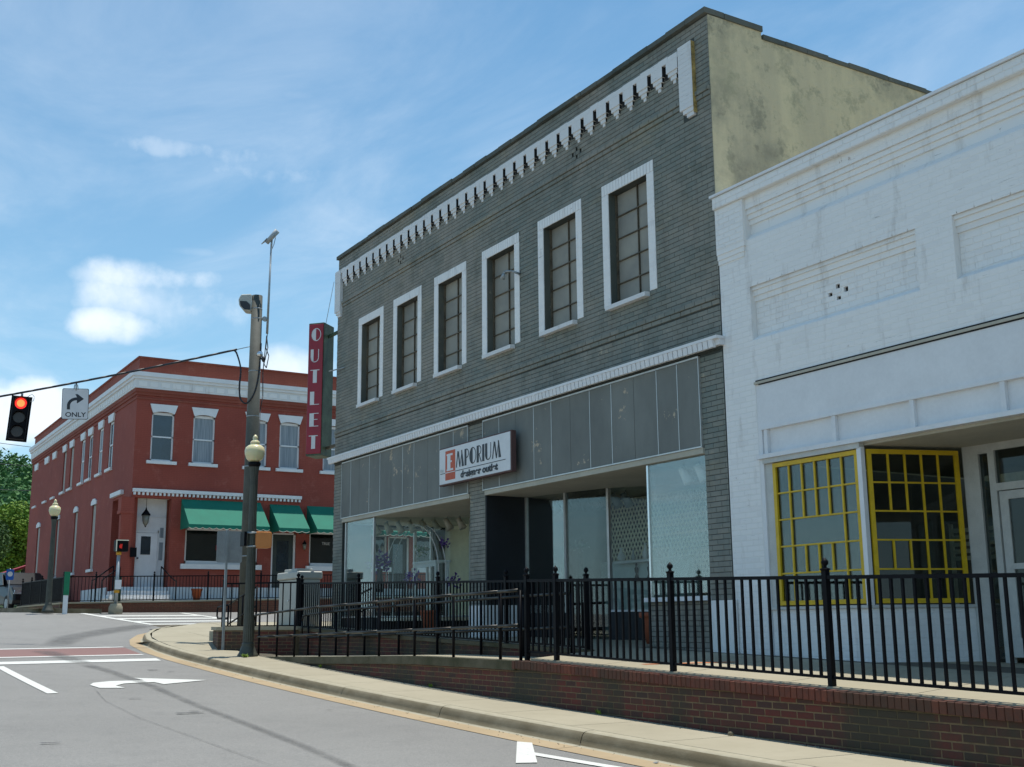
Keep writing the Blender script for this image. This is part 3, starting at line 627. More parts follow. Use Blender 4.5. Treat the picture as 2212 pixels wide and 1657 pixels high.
handrail('dark pipe handrail on the street side of the ramp', 7.96, [-22.9, -21.87, -20.95, -19.72, -18.48, -17.25, -16.0, -14.78, -13.49, -12.98], lambda x: interp(HT, x), lambda x: interp(HL, x))
handrail('dark pipe handrail on the wall side of the ramp', 8.76, [-22.3, -20.9, -19.6, -18.2, -16.8, -15.4, -14.2, -13.0], lambda x: interp(HT, x) - .03, lambda x: interp(HL, x) - .03)
root = empty('stair_handrail', (-25.6, 8.5, 1.3), 'black sloping stair handrail with a looped end above the corner landing', 'handrail')
m = MB(); m.tube([(-24.6, 8.5, 2.15), (-26.5, 8.5, 1.80), (-27.25, 8.5, 1.76), (-27.32, 8.5, 1.70), (-27.32, 8.5, 1.56), (-27.25, 8.5, 1.50), (-26.5, 8.5, 1.5)], .021); m.build('top_rail', M['black'], root)
m = MB(); m.tube([(-24.6, 8.5, 1.75), (-26.5, 8.5, 1.36)], .02); m.build('lower_rail', M['black'], root)
for x in (-24.6, -25.5, -26.5): m = MB(); m.cyl((x, 8.5, 1.0 if x < -26.3 else 1.3), (x, 8.5, 2.15 - (-24.6 - x) * .184), .022, n=8); m.build('post', M['black'], root)
# =================================================================== GREY TWO-STOREY SHOP BUILDING
GX0, GX1, FY = -23.6, -10.97, 9.8
gb = empty('brick_building', (-17.3, 10, 1.1), 'two-storey grey painted brick shop building with white window surrounds and corbelled cornice', 'building')
WX = [-22.42, -20.70, -18.92, -17.10, -15.27, -13.48]
inn = [(a + .165, a + 1.09, 5.865, 7.59) for a in WX]; out = [(a, a + 1.25, 5.86, 7.76) for a in WX]
shop = (-23.1, -17.55, 0, 3.54); shop2 = (-17.03, -11.39, 0, 3.54)
vent = lambda cx, cz: [(cx - .022, cx + .022, cz + .028, cz + .085), (cx - .13, cx - .085, cz - .03, cz + .028), (cx + .085, cx + .13, cz - .03, cz + .028), (cx - .022, cx + .022, cz - .09, cz - .03)]
V = vent(-14.12, 8.55) + vent(-20.4, 8.53)
back = slab_wall(gb, 'wall', GX0, GX1, .7, 9.40, 9.812, 10.06, inn + [shop, shop2] + V, M['greyj'])
m = MB(); m.box(GX0, GX0 + .25, 10.06, 10.6, .7, 9.34); m.box(GX0, GX0 + .25, 12.15, 26, .7, 9.34); m.box(GX0, GX0 + .25, 10.6, 12.15, 3.42, 9.34); m.box(GX0, GX0 + .25, 10.6, 12.15, .7, 1.6); m.build('side_wall', M['greyj'], gb)
m = MB(); m.box(GX1 - .25, GX1, 10.062, 26, .7, 9.28); m.build('party_wall', M['tan'], gb)
m = MB(); m.box(GX1, GX1 + .012, 9.812, 10.78, 6.5, 9.39); m.box(GX1, GX1 + .012, 10.78, 26, 6.5, 9.279); m.build('party_wall_render', M['tan'], gb)
m = MB(); m.box(GX0 + .25, GX1 - .25, 10.06, 26, 8.6, 8.75); m.build('roof', M['greydark'], gb)
m = MB(); m.box(GX0 + .25, GX1 - .25, 25.8, 26, .7, 8.6); m.build('rear_wall', M['greyj'], gb)
def rough_cop(x0, x1, y0, y1, z0, z1, ax):
    mb = MB(); k = 0; L = (x1 - x0) if ax == 0 else (y1 - y0); n = int(L / .42)
    rr = random.Random(5)
    for i in range(n):
        a, b = L * i / n, L * (i + 1) / n - .006; d = rr.uniform(-.008, .008); e = rr.uniform(-.008, .008)
        if ax == 0: mb.box(x0 + a, x0 + b, y0 + e, y1, z0, z1 + d)
        else: mb.box(x0, x1 + e, y0 + a, y0 + b, z0, z1 + d)
    return mb
rough_cop(GX0 - .03, GX1 + .03, 9.755, 10.1, 9.401, 9.475, 0).build('coping', M['greydark'], gb)
rough_cop(GX1 - .27, GX1 + .03, 10.102, 10.80, 9.39, 9.47, 1).build('coping', M['greydark'], gb)
rough_cop(GX1 - .27, GX1 + .03, 10.802, 26, 9.28, 9.35, 1).build('coping', M['greydark'], gb)
m = MB(); m.box(GX0 - .03, GX0 + .26, 10.102, 26, 9.34, 9.41); m.build('coping', M['greydark'], gb)
bands = [(GX0, GX1, 8.235, 8.37), (GX0, GX1, 5.34, 5.475), (GX0, GX1, 4.74, 4.90), (-23.11, -17.59, 3.54, 4.735), (-17.05, -11.41, 3.54, 4.735), (-23.64, -23.34, 8.0, 9.05), (-11.53, -11.25, 8.05, 9.17), (-23.34, -11.52, 9.05, 9.14)]
L = brick_list(GX0, GX1, .75, 9.39, out + [shop, shop2] + V + bands, zbase=5.865 - 100 * CO, gx=.5)
lay_bricks(gb, L, (0, 9.812, 0), (1, 0, 0), (0, -1, 0), M['grey'])
Ls = brick_list(0, 16, .75, 9.33, [(.78, 2.37, 1.6, 3.42)], zbase=5.865 - 100 * CO)
m = MB()
for b in Ls[:]:
    vs, fs = brick_pts(b[1] - b[0], b[3] - b[2], .012); m.add([(GX0 - .010 + v[1], 26 - (b[0] + v[0]) if False else 9.82 + b[0] + v[0], b[2] + v[2]) for v in vs], fs)
m.build('brick_courses', M['grey'], gb, 'stuff')
# proud brick string courses
def string(z0, z1, y):
    L = brick_list(GX0, GX1, z0, z1, [(-23.64, -23.34, 8.0, 9.05), (-11.53, -11.25, 8.05, 9.17)], zbase=z0); mb = MB()
    for b in L:
        vs, fs = brick_pts(b[1] - b[0], b[3] - b[2], .05); mb.add([(b[0] + v[0], y + v[1] + (.018 if b[2] < z0 + .03 else 0), b[2] + v[2]) for v in vs], fs)
        
    mb.build('string_course', M['grey'], gb, 'stuff')
string(8.235, 8.37, 9.77); string(5.34, 5.475, 9.77)
# upper windows
m = MB(); m.box(.004, .436, 0, .012, .004, .326); pane = m.mesh('pane', M['winpane'])
for k, a in enumerate(WX):
    x0, x1, z0, z1 = inn[k]
    m = MB(); m.box(x0, x1, 9.99, 10.02, z0, z1)
    for i in range(1, 5): m.box(x0, x1, 9.925, 9.975, z0 + (z1 - z0) * i / 5 - .006, z0 + (z1 - z0) * i / 5 + .006)
    m.box((x0 + x1) / 2 + .063, (x0 + x1) / 2 + .072, 9.926, 9.974, z0, z1); m.box(x0, x0 + .03, 9.92, 9.98, z0, z1); m.box(x1 - .03, x1, 9.92, 9.98, z0, z1)
    w = m.build('window', M['winbar'], gb)
    for r in range(5):
        for c_ in range(2):
            wd = ((x1 - x0) / 2 + .06, (x1 - x0) / 2 - .075)[c_]
            o = link('pane', pane, w, (x0 + (0 if c_ == 0 else (x1 - x0) / 2 + .072), 9.955, z0 + (z1 - z0) * r / 5 + .004)); o.scale = (wd / .44, 1, (z1 - z0) / 5 / .336)
    # white jambs, soldier-course head, sill
    for (ja, jb) in ((a, x0), (x1, a + 1.25)):
        m = MB()
        for q in range(26):
            zz = 5.865 + q * (7.59 - 5.865) / 26; vs, fs = brick_pts(jb - ja - .002, (7.59 - 5.865) / 26 - .004, .014, .003)
            m.add([(ja + .001 + v[0], 9.799 + v[1], zz + v[2]) for v in vs], fs)
        m.box(ja + .002, jb - .002, 9.802, 9.8115, 5.866, 7.589)
        m.build('jamb', M['white'], gb, 'stuff')
    m = MB(); n = 17
    for i in range(n):
        xa = a + 1.25 * i / n; vs, fs = brick_pts(1.25 / n - .008, .165, .014); m.add([(xa + v[0] + .004, 9.797 + v[1], 7.592 + v[2]) for v in vs], fs)
    m.build('window_head', M['white'], gb)
    m = MB()
    for i in range(12): xa = x0 - .03 + (x1 - x0 + .02) * i / 12; m.hexa([(xa, 9.715, 5.79), (xa + .077, 9.715, 5.79), (xa + .077, 9.98, 5.80), (xa, 9.98, 5.80), (xa, 9.715, 5.852), (xa + .077, 9.715, 5.852), (xa + .077, 9.98, 5.868), (xa, 9.98, 5.868)])
    m.box(x0 - .028, x1 - .015, 9.72, 9.97, 5.797, 5.846); m.build('sill', M['trimold'], gb)
    # reveal
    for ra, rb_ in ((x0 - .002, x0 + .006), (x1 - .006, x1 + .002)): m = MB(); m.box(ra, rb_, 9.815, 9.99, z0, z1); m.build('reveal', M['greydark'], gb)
# corbel table: half-brick projection, the returns coloured black to match the dark slots
m = MB(); nC = 35; pitch = (23.34 - 11.55) / nC; YB = 9.748
for i in range(56):
    xa = -23.34 + 11.79 * i / 56; vs, fs = brick_pts(11.79 / 56 - .004, .095 + random.Random(i).uniform(-.012, .004), .064)
    m.add([(xa + v[0], YB + v[1], 9.012 + v[2]) for v in vs], fs)
m.box(-23.34, -11.55, YB + .004, 9.812, 9.015, 9.085); m.build('corbel_band', M['trimold'], gb, 'stuff')
m = MB(); w = pitch - .088
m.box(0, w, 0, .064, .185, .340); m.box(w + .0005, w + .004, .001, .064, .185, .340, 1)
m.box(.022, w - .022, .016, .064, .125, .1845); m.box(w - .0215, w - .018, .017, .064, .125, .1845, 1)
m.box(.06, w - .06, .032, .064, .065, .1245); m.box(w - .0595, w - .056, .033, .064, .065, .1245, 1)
m.box(.095, w - .095, .046, .064, .01, .0645)
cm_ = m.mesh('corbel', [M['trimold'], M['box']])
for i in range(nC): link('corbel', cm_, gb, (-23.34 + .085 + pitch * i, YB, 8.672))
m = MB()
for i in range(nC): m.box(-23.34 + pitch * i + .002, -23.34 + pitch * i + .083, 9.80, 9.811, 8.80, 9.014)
m.build('slot_shade', M['box'], gb, 'stuff')  # black strips, the deep slots' shade put into the colour
for (xa, xb, zt, zb) in ((-11.53, -11.25, 9.125, 8.02), (-23.64, -23.34, 9.10, 7.98)):
    m = MB(); k_ = int((zt - zb - .13) / CO)
    for i in range(k_): m.box(xa, xb, 9.74, 9.812, zt - (i + 1) * CO + .004, zt - i * CO)
    m.box(xa + .003, xb - .003, 9.743, 9.812, zt - k_ * CO, zt - .003)
    zz = zt - k_ * CO; m.box(xa + .05, xb, 9.755, 9.812, zz - .06, zz); m.box(xa + .11, xb - .02, 9.77, 9.812, zz - .12, zz - .061); m.build('pendant_pier', M['trimold'], gb)
m = MB(); m.box(-11.2495, -11.244, 9.745, 9.811, 8.08, 9.12); m.build('bare_pier_side', plain('peeling_yellow_side', (.34, .24, .08), .9, var=.6, scale=9), gb)
# storefront cornice
m = MB(); m.box(GX0 - .1, GX1 + .06, 9.665, 9.812, 4.862, 4.90); m.box(GX0 - .06, GX1 + .05, 9.72, 9.812, 4.785, 4.8615); m.build('cornice', M['trim'], gb)
m = MB(); m.lathe([(.0, -.0), (.0, 0)], n=3) if False else None
m.hexa([(0, .012, 0), (.085, .012, 0), (.085, .06, .0), (0, .06, .0), (0, 0, .10), (.085, 0, .10), (.085, .06, .10), (0, .06, .10)]); dm = m.mesh('dentil', M['trim'])
for i in range(126): link('dentil', dm, gb, (GX0 - .05 + .1005 * i, 9.672, 4.76 + (i % 3) * .001))
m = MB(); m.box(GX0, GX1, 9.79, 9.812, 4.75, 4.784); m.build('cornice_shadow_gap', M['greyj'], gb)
# panels
for s in ([-23.11, -22.65, -22.22, -21.71, -21.20, -20.69, -20.17, -19.68, -19.12, -18.64, -18.12, -17.59], [-17.05, -16.52, -15.99, -15.44, -14.93, -14.41, -13.89, -13.35, -12.82, -12.30, -11.86, -11.42]):
    for i, (a, b) in enumerate(zip(s, s[1:])):
        m = MB(); m.box(a + .004, b - .004, 9.788, 9.811, 3.552, 4.71); m.build('fascia_panel', M['panelg'], gb)
    m = MB()
    for i, a in enumerate(s[1:-1]):
        if (i * 7 + len(s)) % 3 != 1: m.box(a - .006, a + .006, 9.783, 9.7875, 3.556, 4.705)
    m.box(s[0] - .012, s[0], 9.775, 9.811, 3.53, 4.735); m.box(s[-1], s[-1] + .012, 9.775, 9.811, 3.53, 4.735); m.box(s[0], s[-1], 9.772, 9.811, 3.533, 3.551); m.box(s[0], s[-1], 9.775, 9.811, 4.712, 4.735)
    m.build('panel_trim', M['alu'], gb)
for (a, b) in ((-23.1, -17.56), (-17.02, -11.40)):
    m = MB(); m.box(a, b, 9.79, 9.95, 3.455, 3.53); m.build('soffit_fascia', M['soffit'], gb)
m = MB(); m.box(-23.35, -17.52, 9.813, 14, 3.454, 3.52); m.box(-17.03, -11.22, 9.813, 14, 3.454, 3.52); m.build('ceiling', M['soffit'], gb)
# --- left shop
def pane_wall(name, pts, z0, z1, mt, parent, t=.008):
    for a, b in zip(pts, pts[1:]):
        A, B = Vector((*a, 0)), Vector((*b, 0)); U = (B - A).normalized(); N = Vector((U.y, -U.x, 0)) * t; mb = MB()
        mb.hexa([(*A.xy, z0), (*B.xy, z0), (*(B + N).xy, z0), (*(A + N).xy, z0), (*A.xy, z1), (*B.xy, z1), (*(B + N).xy, z1), (*(A + N).xy, z1)]); mb.build(name, mt, parent)
def mull(pts, z0, z1, w, mt, parent, name='mullion'):
    for x, y in pts: mb = MB(); mb.box(x - w, x + w, y - w, y + w, z0, z1); mb.build(name, mt, parent)
zb = 1.50
pane_wall('shop_window', [(-22.98, 9.86), (-21.58, 9.86), (-20.75, 11.6), (-20.6, 12.4)], zb, 3.45, M['glass'], gb)
mull([(-23.0, 9.86), (-21.58, 9.86), (-20.75, 11.6)], zb, 3.45, .022, M['alu'], gb)
pane_wall('bulkhead', [(-23.1, 9.9), (-21.56, 9.9), (-20.7, 11.62), (-20.55, 12.4)], .9, zb - .03, M['darkpaint'], gb, .04)
pane_wall('window_ledge', [(-23.08, 9.87), (-21.58, 9.87), (-20.73, 11.6)], zb - .03, zb, M['alu'], gb, .06)
m = MB(); m.box(-23.35, -20.6, 9.95, 12.4, 1.40, 1.46); m.build('display_floor', M['cream'], gb)
m = MB(); m.box(-23.34, -17.3, 12.4, 12.46, .9, 3.454); m.build('back_wall', M['cream'], gb)
pane_wall('side_window', [(GX0 + .12, 10.62), (GX0 + .12, 12.14)][::-1], 1.6, 3.42, M['glass'], gb)
m = MB(); 
for y in (10.61, 11.72, 12.13): m.box(GX0 + .08, GX0 + .14, y - .03, y + .03, 1.6, 3.42)
m.box(GX0 + .08, GX0 + .14, 10.6, 12.15, 3.36, 3.42); m.build('side_window_frame', M['trim'], gb)
m = MB(); m.box(-20.98, -20.1, 12.2, 12.25, 1.46, 3.25); m.build('display_panel', M['trim'], gb)
m = MB(); m.box(-21.45, -21.15, 12.15, 12.3, 1.46, 3.40); m.build('dark_curtain', M['darkpaint'], gb)
# --- right shop
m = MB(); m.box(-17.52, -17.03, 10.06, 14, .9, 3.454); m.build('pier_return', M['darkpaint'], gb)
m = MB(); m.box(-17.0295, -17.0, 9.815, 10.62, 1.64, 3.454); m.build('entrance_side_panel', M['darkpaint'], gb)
m = MB(); m.box(-17.54, -16.995, 9.775, 9.7995, .95, 1.635); m.box(-17.0295, -16.99, 9.8, 10.6, .95, 1.635); m.build('white_plinth', M['white'], gb)
GA, GBx, GC, GD = (-17.0, 10.6), (-16.05, 10.78), (-15.15, 11.0), (-14.1, 12.0)
pane_wall('shop_window', [GA, GBx], zb, 3.45, M['glass'], gb); pane_wall('shop_window', [GC, GD], zb, 3.45, M['glass'], gb)
pane_wall('glass_door', [GBx, GC], 1.0, 3.45, M['glassd'], gb)
mull([GA, GBx, GC], 1.0, 3.45, .028, M['alu'], gb)
pane_wall('shop_window', [(-11.42, 9.86), (-12.64, 9.86), (-12.85, 12.0)][::-1], 1.66, 3.45, M['glass'], gb)
mull([(-12.64, 9.86)], 1.66, 3.45, .018, M['chrome'], gb)
pane_wall('bulkhead', [GA, GBx], .9, zb, M['darkpaint'], gb, .05); pane_wall('bulkhead', [GC, GD], .9, zb, M['darkpaint'], gb, .05)
pane_wall('window_ledge', [GC, GD], zb, zb + .03, M['trim'], gb, .07)
pane_wall('bulkhead', [(-12.64, 9.9), (-12.85, 12.0)][::-1], .9, 1.61, M['darkpaint'], gb, .05)
m = MB(); m.box(-12.64, -11.385, 9.815, 9.93, .8, 1.60); m.build('brick_bulkhead', M['greyj'], gb)
lay_bricks(gb, brick_list(-12.64, -11.39, .85, 1.60), (0, 9.815, 0), (1, 0, 0), (0, -1, 0), M['grey'], limit=120)
m = MB(); m.box(-12.67, -11.38, 9.74, 9.95, 1.603, 1.66); m.build('white_sill', M['trim'], gb)
m = MB(); m.box(-12.85, -11.22, 9.95, 12.2, 1.5, 1.55); m.box(-11.24, -11.22, 9.95, 14, 1.0, 3.454); m.build('display_floor', M['cream'], gb)
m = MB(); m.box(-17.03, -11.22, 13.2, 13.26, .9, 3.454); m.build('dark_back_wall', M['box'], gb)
m = MB(); m.box(-12.55, -11.26, 11.6, 11.65, 1.55, 3.42); m.build('display_panel', plain('pale_green_panel', (.30, .36, .32), .7, var=.08), gb)
m = MB()
for (a, b, c, d) in ((-12.1, -11.98, 1.56, 3.2), (-11.45, -11.33, 1.56, 3.2), (-12.1, -11.33, 3.1, 3.22), (-12.1, -11.33, 2.3, 2.34)): m.box(a, b, 11.56, 11.598, c, d)
m.build('reflection_frame', M['trim'], gb)  # white frame added to stand for a window reflection in the glass
m = MB(); m.box(-14.6, -12.9, 12.3, 12.4, 1.0, 1.6); m.build('inner_bulkhead', M['darkpaint'], gb)
# white painted block at the join with the white building
m = MB(); m.box(-11.385, -10.9, 9.778, 9.7995, .8, 1.60); m.build('white_block', M['white'], gb)
# contents of the windows
root = empty('lattice_screen', (-15.9, 12.1, 1.5), 'white diagonal lattice screen standing inside the right shop window', 'screen')
m = MB(); x0, x1, z0, z1 = -16.6, -14.0, 1.9, 3.42; p = .115
for s in (1, -1):
    k_ = -30
    for k_ in range(-30, 50):
        # strip  x = xs + s*(z-z0)*.62
        xs_ = x0 + k_ * p * .8; a0 = z0; a1 = z1; pts = []
        xa, xb = xs_, xs_ + s * (z1 - z0) * .62
        lo, hi = 0., 1.
        for X, sign in ((x0, 1), (x1, -1)):
            da, db = sign * (xa - X), sign * (xb - X)
            if da < 0 and db < 0: lo = 1.; hi = 0.; break
            if da < 0: lo = max(lo, da / (da - db))
            if db < 0: hi = min(hi, da / (da - db))
        if lo < hi - .02:
            A = Vector((xa + (xb - xa) * lo, 12.1 + (.012 if s > 0 else 0), z0 + (z1 - z0) * lo)); B = Vector((xa + (xb - xa) * hi, A.y, z0 + (z1 - z0) * hi))
            n_ = Vector((1, 0, 0)) * .016; m.hexa([A - n_, A + n_, A + n_ + Vector((0, .01, 0)), A - n_ + Vector((0, .01, 0)), B - n_, B + n_, B + n_ + Vector((0, .01, 0)), B - n_ + Vector((0, .01, 0))])
m.build('lattice', M['cream'], root, 'stuff')
root = empty('display_counter', (-15.9, 11.8, 1.0), 'pale display counter inside the right shop window below the lattice', 'counter')
m = MB(); m.box(-16.65, -14.3, 11.9, 12.02, 1.0, 2.35); m.build('front_panel', plain('pale_counter', (.60, .68, .66), .6, var=.06), root)
m = MB(); m.box(-16.1, -14.3, 11.75, 11.9, 2.30, 2.34); m.build('shelf', M['trim'], root)
rr = random.Random(11)
for i in range(5):
    x = -15.95 + i * .33; r0 = empty('vase', (x, 11.82, 2.34), ['white round-bellied vase', 'grey slim bottle', 'white tall jug', 'pale green squat jar', 'grey flared vase'][i] + ' on the counter shelf in the right shop window', 'vase')
    s = [1, .8, 1.2, .9, 1.05][i]; w = [1.2, .6, .9, 1.4, .8][i]
    m = MB(); m.lathe([(.03 * w, 0), (.06 * w, .05 * s), (.055 * w, .1 * s), (.02 * w, .16 * s), (.02 * w, .2 * s), (.032 * w, .22 * s)], (x, 11.82, 2.34)); m.build('body', M['trim'] if i % 2 == 0 else M['galv'], r0)
for i in range(3):
    x = -15.6 + i * .34; r0 = empty('figurine', (x, 11.86, 2.05), ['left', 'middle', 'right'][i] + ' of the three small dark figurines under the shelf in the right shop window', 'figurine', 'small dark figurines')
    m = MB(); m.lathe([(.05, 0), (.03, .04), (.015, .09), (.03, .14), (.035, .18), (.012, .21), (.022, .24), (.01, .27)], (x, 11.86, 2.03), n=8); m.box(x - .07, x + .07, 11.80, 11.899, 2.0, 2.03); m.build('body', M['ink'], r0)
def bouquet(name, label, c, r, n, mats, cat='flowers', stem=True, seed=1):
    rt = empty(name, c, label, cat); rr = random.Random(seed)
    for nm, mt, k in mats:
        m = MB()
        for i in range(int(n * k)):
            d = Vector((rr.gauss(0, 1), rr.gauss(0, 1), rr.gauss(0, .7))).normalized() * r * rr.uniform(.4, 1); p = Vector(c) + d; s = r * rr.uniform(.12, .24)
            U = Vector((rr.gauss(0, 1), rr.gauss(0, 1), rr.gauss(0, 1))).normalized(); Vv = U.cross(Vector((rr.gauss(0, 1), .3, 1))).normalized()
            m.add([p - U * s, p - Vv * s * .6, p + U * s, p + Vv * s * .6], [(0, 1, 2, 3)])
            m.add([p - U * s + d * .1, p + U.cross(Vv) * s, p + U * s + d * .1], [(0, 1, 2)])
        m.build(nm, mt, rt, 'stuff', False)
    if stem: m = MB(); m.lathe([(.07, -.62), (.09, -.5), (.06, -.3), (.05, -r * .8), (.07, -r * .5)], c, n=10); m.build('vase', M['ink'], rt)
    return rt
bouquet('flower_bouquet', 'large purple silk flower bouquet in a vase in the left shop window', (-22.9, 10.6, 2.62), .26, 90, [('petals', M['purple'], 1), ('leaves', M['leafy'], .15)])
bouquet('flower_bouquet', 'pale leafy bouquet on the white table in the left shop window', (-21.95, 11.1, 2.85), .17, 50, [('leaves', M['leafy'], 1), ('petals', M['trim'], .5)], stem=False, seed=2)
bouquet('flower_bouquet', 'purple bow tied high on the right side of the wire arch', (-20.55, 10.9, 2.9), .12, 50, [('petals', M['purple'], 1)], stem=False, seed=3)
bouquet('flower_bouquet', 'dark purple flowers low in front of the white table', (-21.35, 10.6, 2.25), .18, 60, [('petals', M['purple'], 1)], stem=False, seed=4)
bouquet('flower_bouquet', 'dark purple flowers low at the foot of the wire arch', (-20.75, 11.2, 2.15), .18, 60, [('petals', M['purple'], 1)], stem=False, seed=5)
bouquet('flower_bouquet', 'pale orchids standing in the dark doorway of the right shop', (-16.55, 11.4, 2.6), .17, 30, [('petals', M['trim'], .6), ('leaves', M['leafy'], .5)], seed=6)
root = empty('wire_arch', (-21.6, 10.9, 1.46), 'white wire garden arch inside the left shop window', 'arch')
for q, dy in enumerate((0, .16)):
    pts = []
    for i in range(25): t = math.pi * i / 24; pts.append((-21.7 - 1.2 * math.cos(t) * 1., 10.75 + dy, 2.35 + 1.0 * math.sin(t)))
    m = MB(); m.tube([(-22.9, 10.75 + dy, 1.46)] + pts + [(-20.5, 10.75 + dy, 1.46)], .011, 6); m.build('hoop', M['trim'], root)
root = empty('side_table', (-21.6, 11.2, 1.46), 'small white arched side table inside the left shop window', 'table')
m = MB(); m.box(-22.15, -21.1, 11.0, 11.35, 2.56, 2.60); m.build('table_top', M['trim'], root)
m = MB(); m.box(-22.05, -21.2, 11.03, 11.06, 2.48, 2.5595); m.build('apron', M['trim'], root)
for x in (-22.08, -21.17):
    for y in (11.04, 11.31): m = MB(); m.box(x - .03, x + .03, y - .02, y + .02, 1.46, 2.5595); m.build('leg', M['trim'], root)
def spot(x, y, label, group, col=None):
    r0 = empty('spotlight', (x, y, 3.45), label, 'spotlight', group); m = MB(); m.cyl((x, y, 3.453), (x, y, 3.40), .012, n=6); m.build('stem', M['galv'], r0)
    m = MB(); a = Vector((x - .04, y - .02, 3.41)); b = Vector((x + .05, y + .05, 3.20)); m.cyl(a, b, .045, .08, 10); m.build('lamp_can', col or M['galv'], r0)
ORD = ['leftmost', 'second from left', 'third from left', 'fourth from left', 'fifth from left', 'sixth from left', 'seventh from left', 'rightmost']
for i in range(8): spot(-22.6 + i * .29, 10.35 + i * .13, ORD[i] + ' of the grey ceiling spotlights inside the left shop window', 'track spotlights in the left shop window', M['soffit'])
for i in range(8): spot(-16.75 + i * .2, 11.0 + i * .07, ORD[i] + ' of the pale spotlights above the glass door of the right shop', 'track spotlights in the right shop')
for i in range(3): spot(-12.35 + i * .33, 10.25, ['left', 'middle', 'right'][i] + ' one of three white spotlights in the small right-hand shop window', 'spotlights in the right-hand window', M['trim'])
# terracotta planters and a black crate in the entrance
def pot(x, y, z, label, r=.16, h=.32, mt=None, plant=False):
    r0 = empty('flower_pot', (x, y, z), label, 'flower pot'); m = MB(); m.lathe([(r * .62, 0), (r * .9, h * .82), (r * .9, h * .83), (r * 1.04, h * .84), (r * 1.04, h), (r * .9, h), (r * .88, h * .9)], (x, y, z)); m.build('pot', mt or M['terracotta'], r0)
    m = MB(); m.lathe([(r * .88, h * .9), (.01, h * .92)], (x, y, z)); m.build('soil', M['wood'], r0)
pot(-12.95, 10.15, Wk(-12.9, 9.8), 'terracotta pot in the shade beside the small right-hand shop window', .22, .42)
pot(-19.4, 10.0, Wk(-19.4, 9.8), 'terracotta pot in the shade before the left shop entrance', .2, .35)

# ------------------------------------------------------------------ signs on the grey building
es = empty('shop_sign', (-17.07, 9.68, 3.72), 'white shop sign with an orange block reading the EMPORIUM designer outlet', 'sign')
m = MB(); m.box(-18.31, -15.83, 9.605, 9.70, 3.72, 4.39); bev(m.build('sign_box', M['signedge'], es), .008)
m = MB(); m.box(-18.285, -15.855, 9.598, 9.6045, 3.745, 4.365); m.build('sign_face', M['signwhite'], es)
m = MB(); m.box(-18.06, -17.70, 9.5945, 9.5975, 3.80, 4.315); m.build('orange_block', M['orange'], es)
m = MB(); m.box(-18.25, -18.06, 9.594, 9.5975, 3.925, 3.936); m.box(-17.70, -16.0, 9.594, 9.5975, 3.925, 3.936); m.build('rule_line', M['ink'], es)
m = MB(); m.box(-18.06, -17.70, 9.593, 9.5943, 3.925, 3.938); m.build('rule_line', M['signwhite'], es)
def deco(parent, glyphs, O, U, V, N, t, mt, h, name='lettering'):
    """heavy-stem deco capitals; every glyph is a list of polygons in unit height"""
    m = MB(); x = 0
    for polys, adv in glyphs:
        for p in polys: m.prism([((x + a) * h, b * h) for a, b in p], O, U, V, Vector(N) * t)
        x += adv
    return m.build(name, mt, parent)
def rect(a, b, c, d): return [(a, c), (b, c), (b, d), (a, d)]
def arc(cx, cy, ro, ri, a0, a1, n=12, sx=1.):
    """ring sector as quads"""
    out = []
    for i in range(n):
        t0, t1 = R(a0 + (a1 - a0) * i / n), R(a0 + (a1 - a0) * (i + 1) / n)
        out.append([(cx + ri * math.cos(t0) * sx, cy + ri * math.sin(t0)), (cx + ro * math.cos(t0) * sx, cy + ro * math.sin(t0)), (cx + ro * math.cos(t1) * sx, cy + ro * math.sin(t1)), (cx + ri * math.cos(t1) * sx, cy + ri * math.sin(t1))])
    return out
def half(cx, cy, r, sx=1.): return [(cx + r * math.cos(R(90 + 180 * i / 14)) * sx, cy + r * math.sin(R(90 + 180 * i / 14))) for i in range(15)]
G = {
 'M': ([[(0, 0), (.10, 0), (.26, .85), (.20, 1)], [(.10, 0), (.34, 0), (.42, .35), (.20, 1)] if False else [(.20, 1), (.44, 0), (.56, 0), (.36, .95)], [(.50, .1), (.56, .1), (.76, .95), (.74, 1)], [(.68, 1), (.76, 1), (1.0, 0), (.74, 0)]], 1.08),
 'P': ([rect(0, .22, 0, 1)] + arc(.24, .72, .28, .22, 90, -90), .58),
 'O': (arc(.42, .5, .5, .44, 0, 360, 20, .8) + [half(.40, .5, .47, .8)], .90),
 'R': ([rect(0, .24, 0, 1), [(.26, .44), (.32, .44), (.60, 0), (.50, 0)]] + arc(.26, .72, .28, .22, 90, -90), .66),
 'I': ([rect(0, .24, 0, 1)], .34),
 'U': ([rect(0, .24, .35, 1), rect(.62, .68, .35, 1), [(0, .36), (.24, .36), (.24, .02), (.12, .08), (.04, .2)]] + arc(.34, .36, .36, .30, 180, 360, 10, .95), .80),
 'T': ([rect(-.02, .72, .94, 1), rect(.20, .52, 0, .94)], .9),
 'L': ([rect(0, .34, 0, 1), rect(.34, .76, 0, .05)], .9),
 'E': ([rect(0, .36, 0, 1), rect(.36, .74, .95, 1), rect(.36, .66, .50, .55), rect(.36, .74, 0, .05)], .9),
}
deco(es, [G[c] for c in 'MPORIUM'], (-17.67, 9.5935, 3.985), (.33 * 1.0 / .33, 0, 0), (0, 0, 1), (0, 1, 0), .003, M['ink'], .285)
m = MB(); e0 = -17.99
for r in (rect(0, .12, 0, .30), rect(-.02, 0, .27, .30), rect(.12, .20, .265, .30), rect(.12, .17, .145, .175), rect(.12, .22, 0, .035), rect(-.02, 0, 0, .03)): m.prism(r, (e0, 9.593, 3.96), (1, 0, 0), (0, 0, 1), (0, .0013, 0))
m.build('letter_e', M['signwhite'], es)
text('the', .10, (-18.255, 9.5935, 3.955), (1, 0, 0), (0, 0, 1), (0, -1, 0), .002, M['alu'], es)
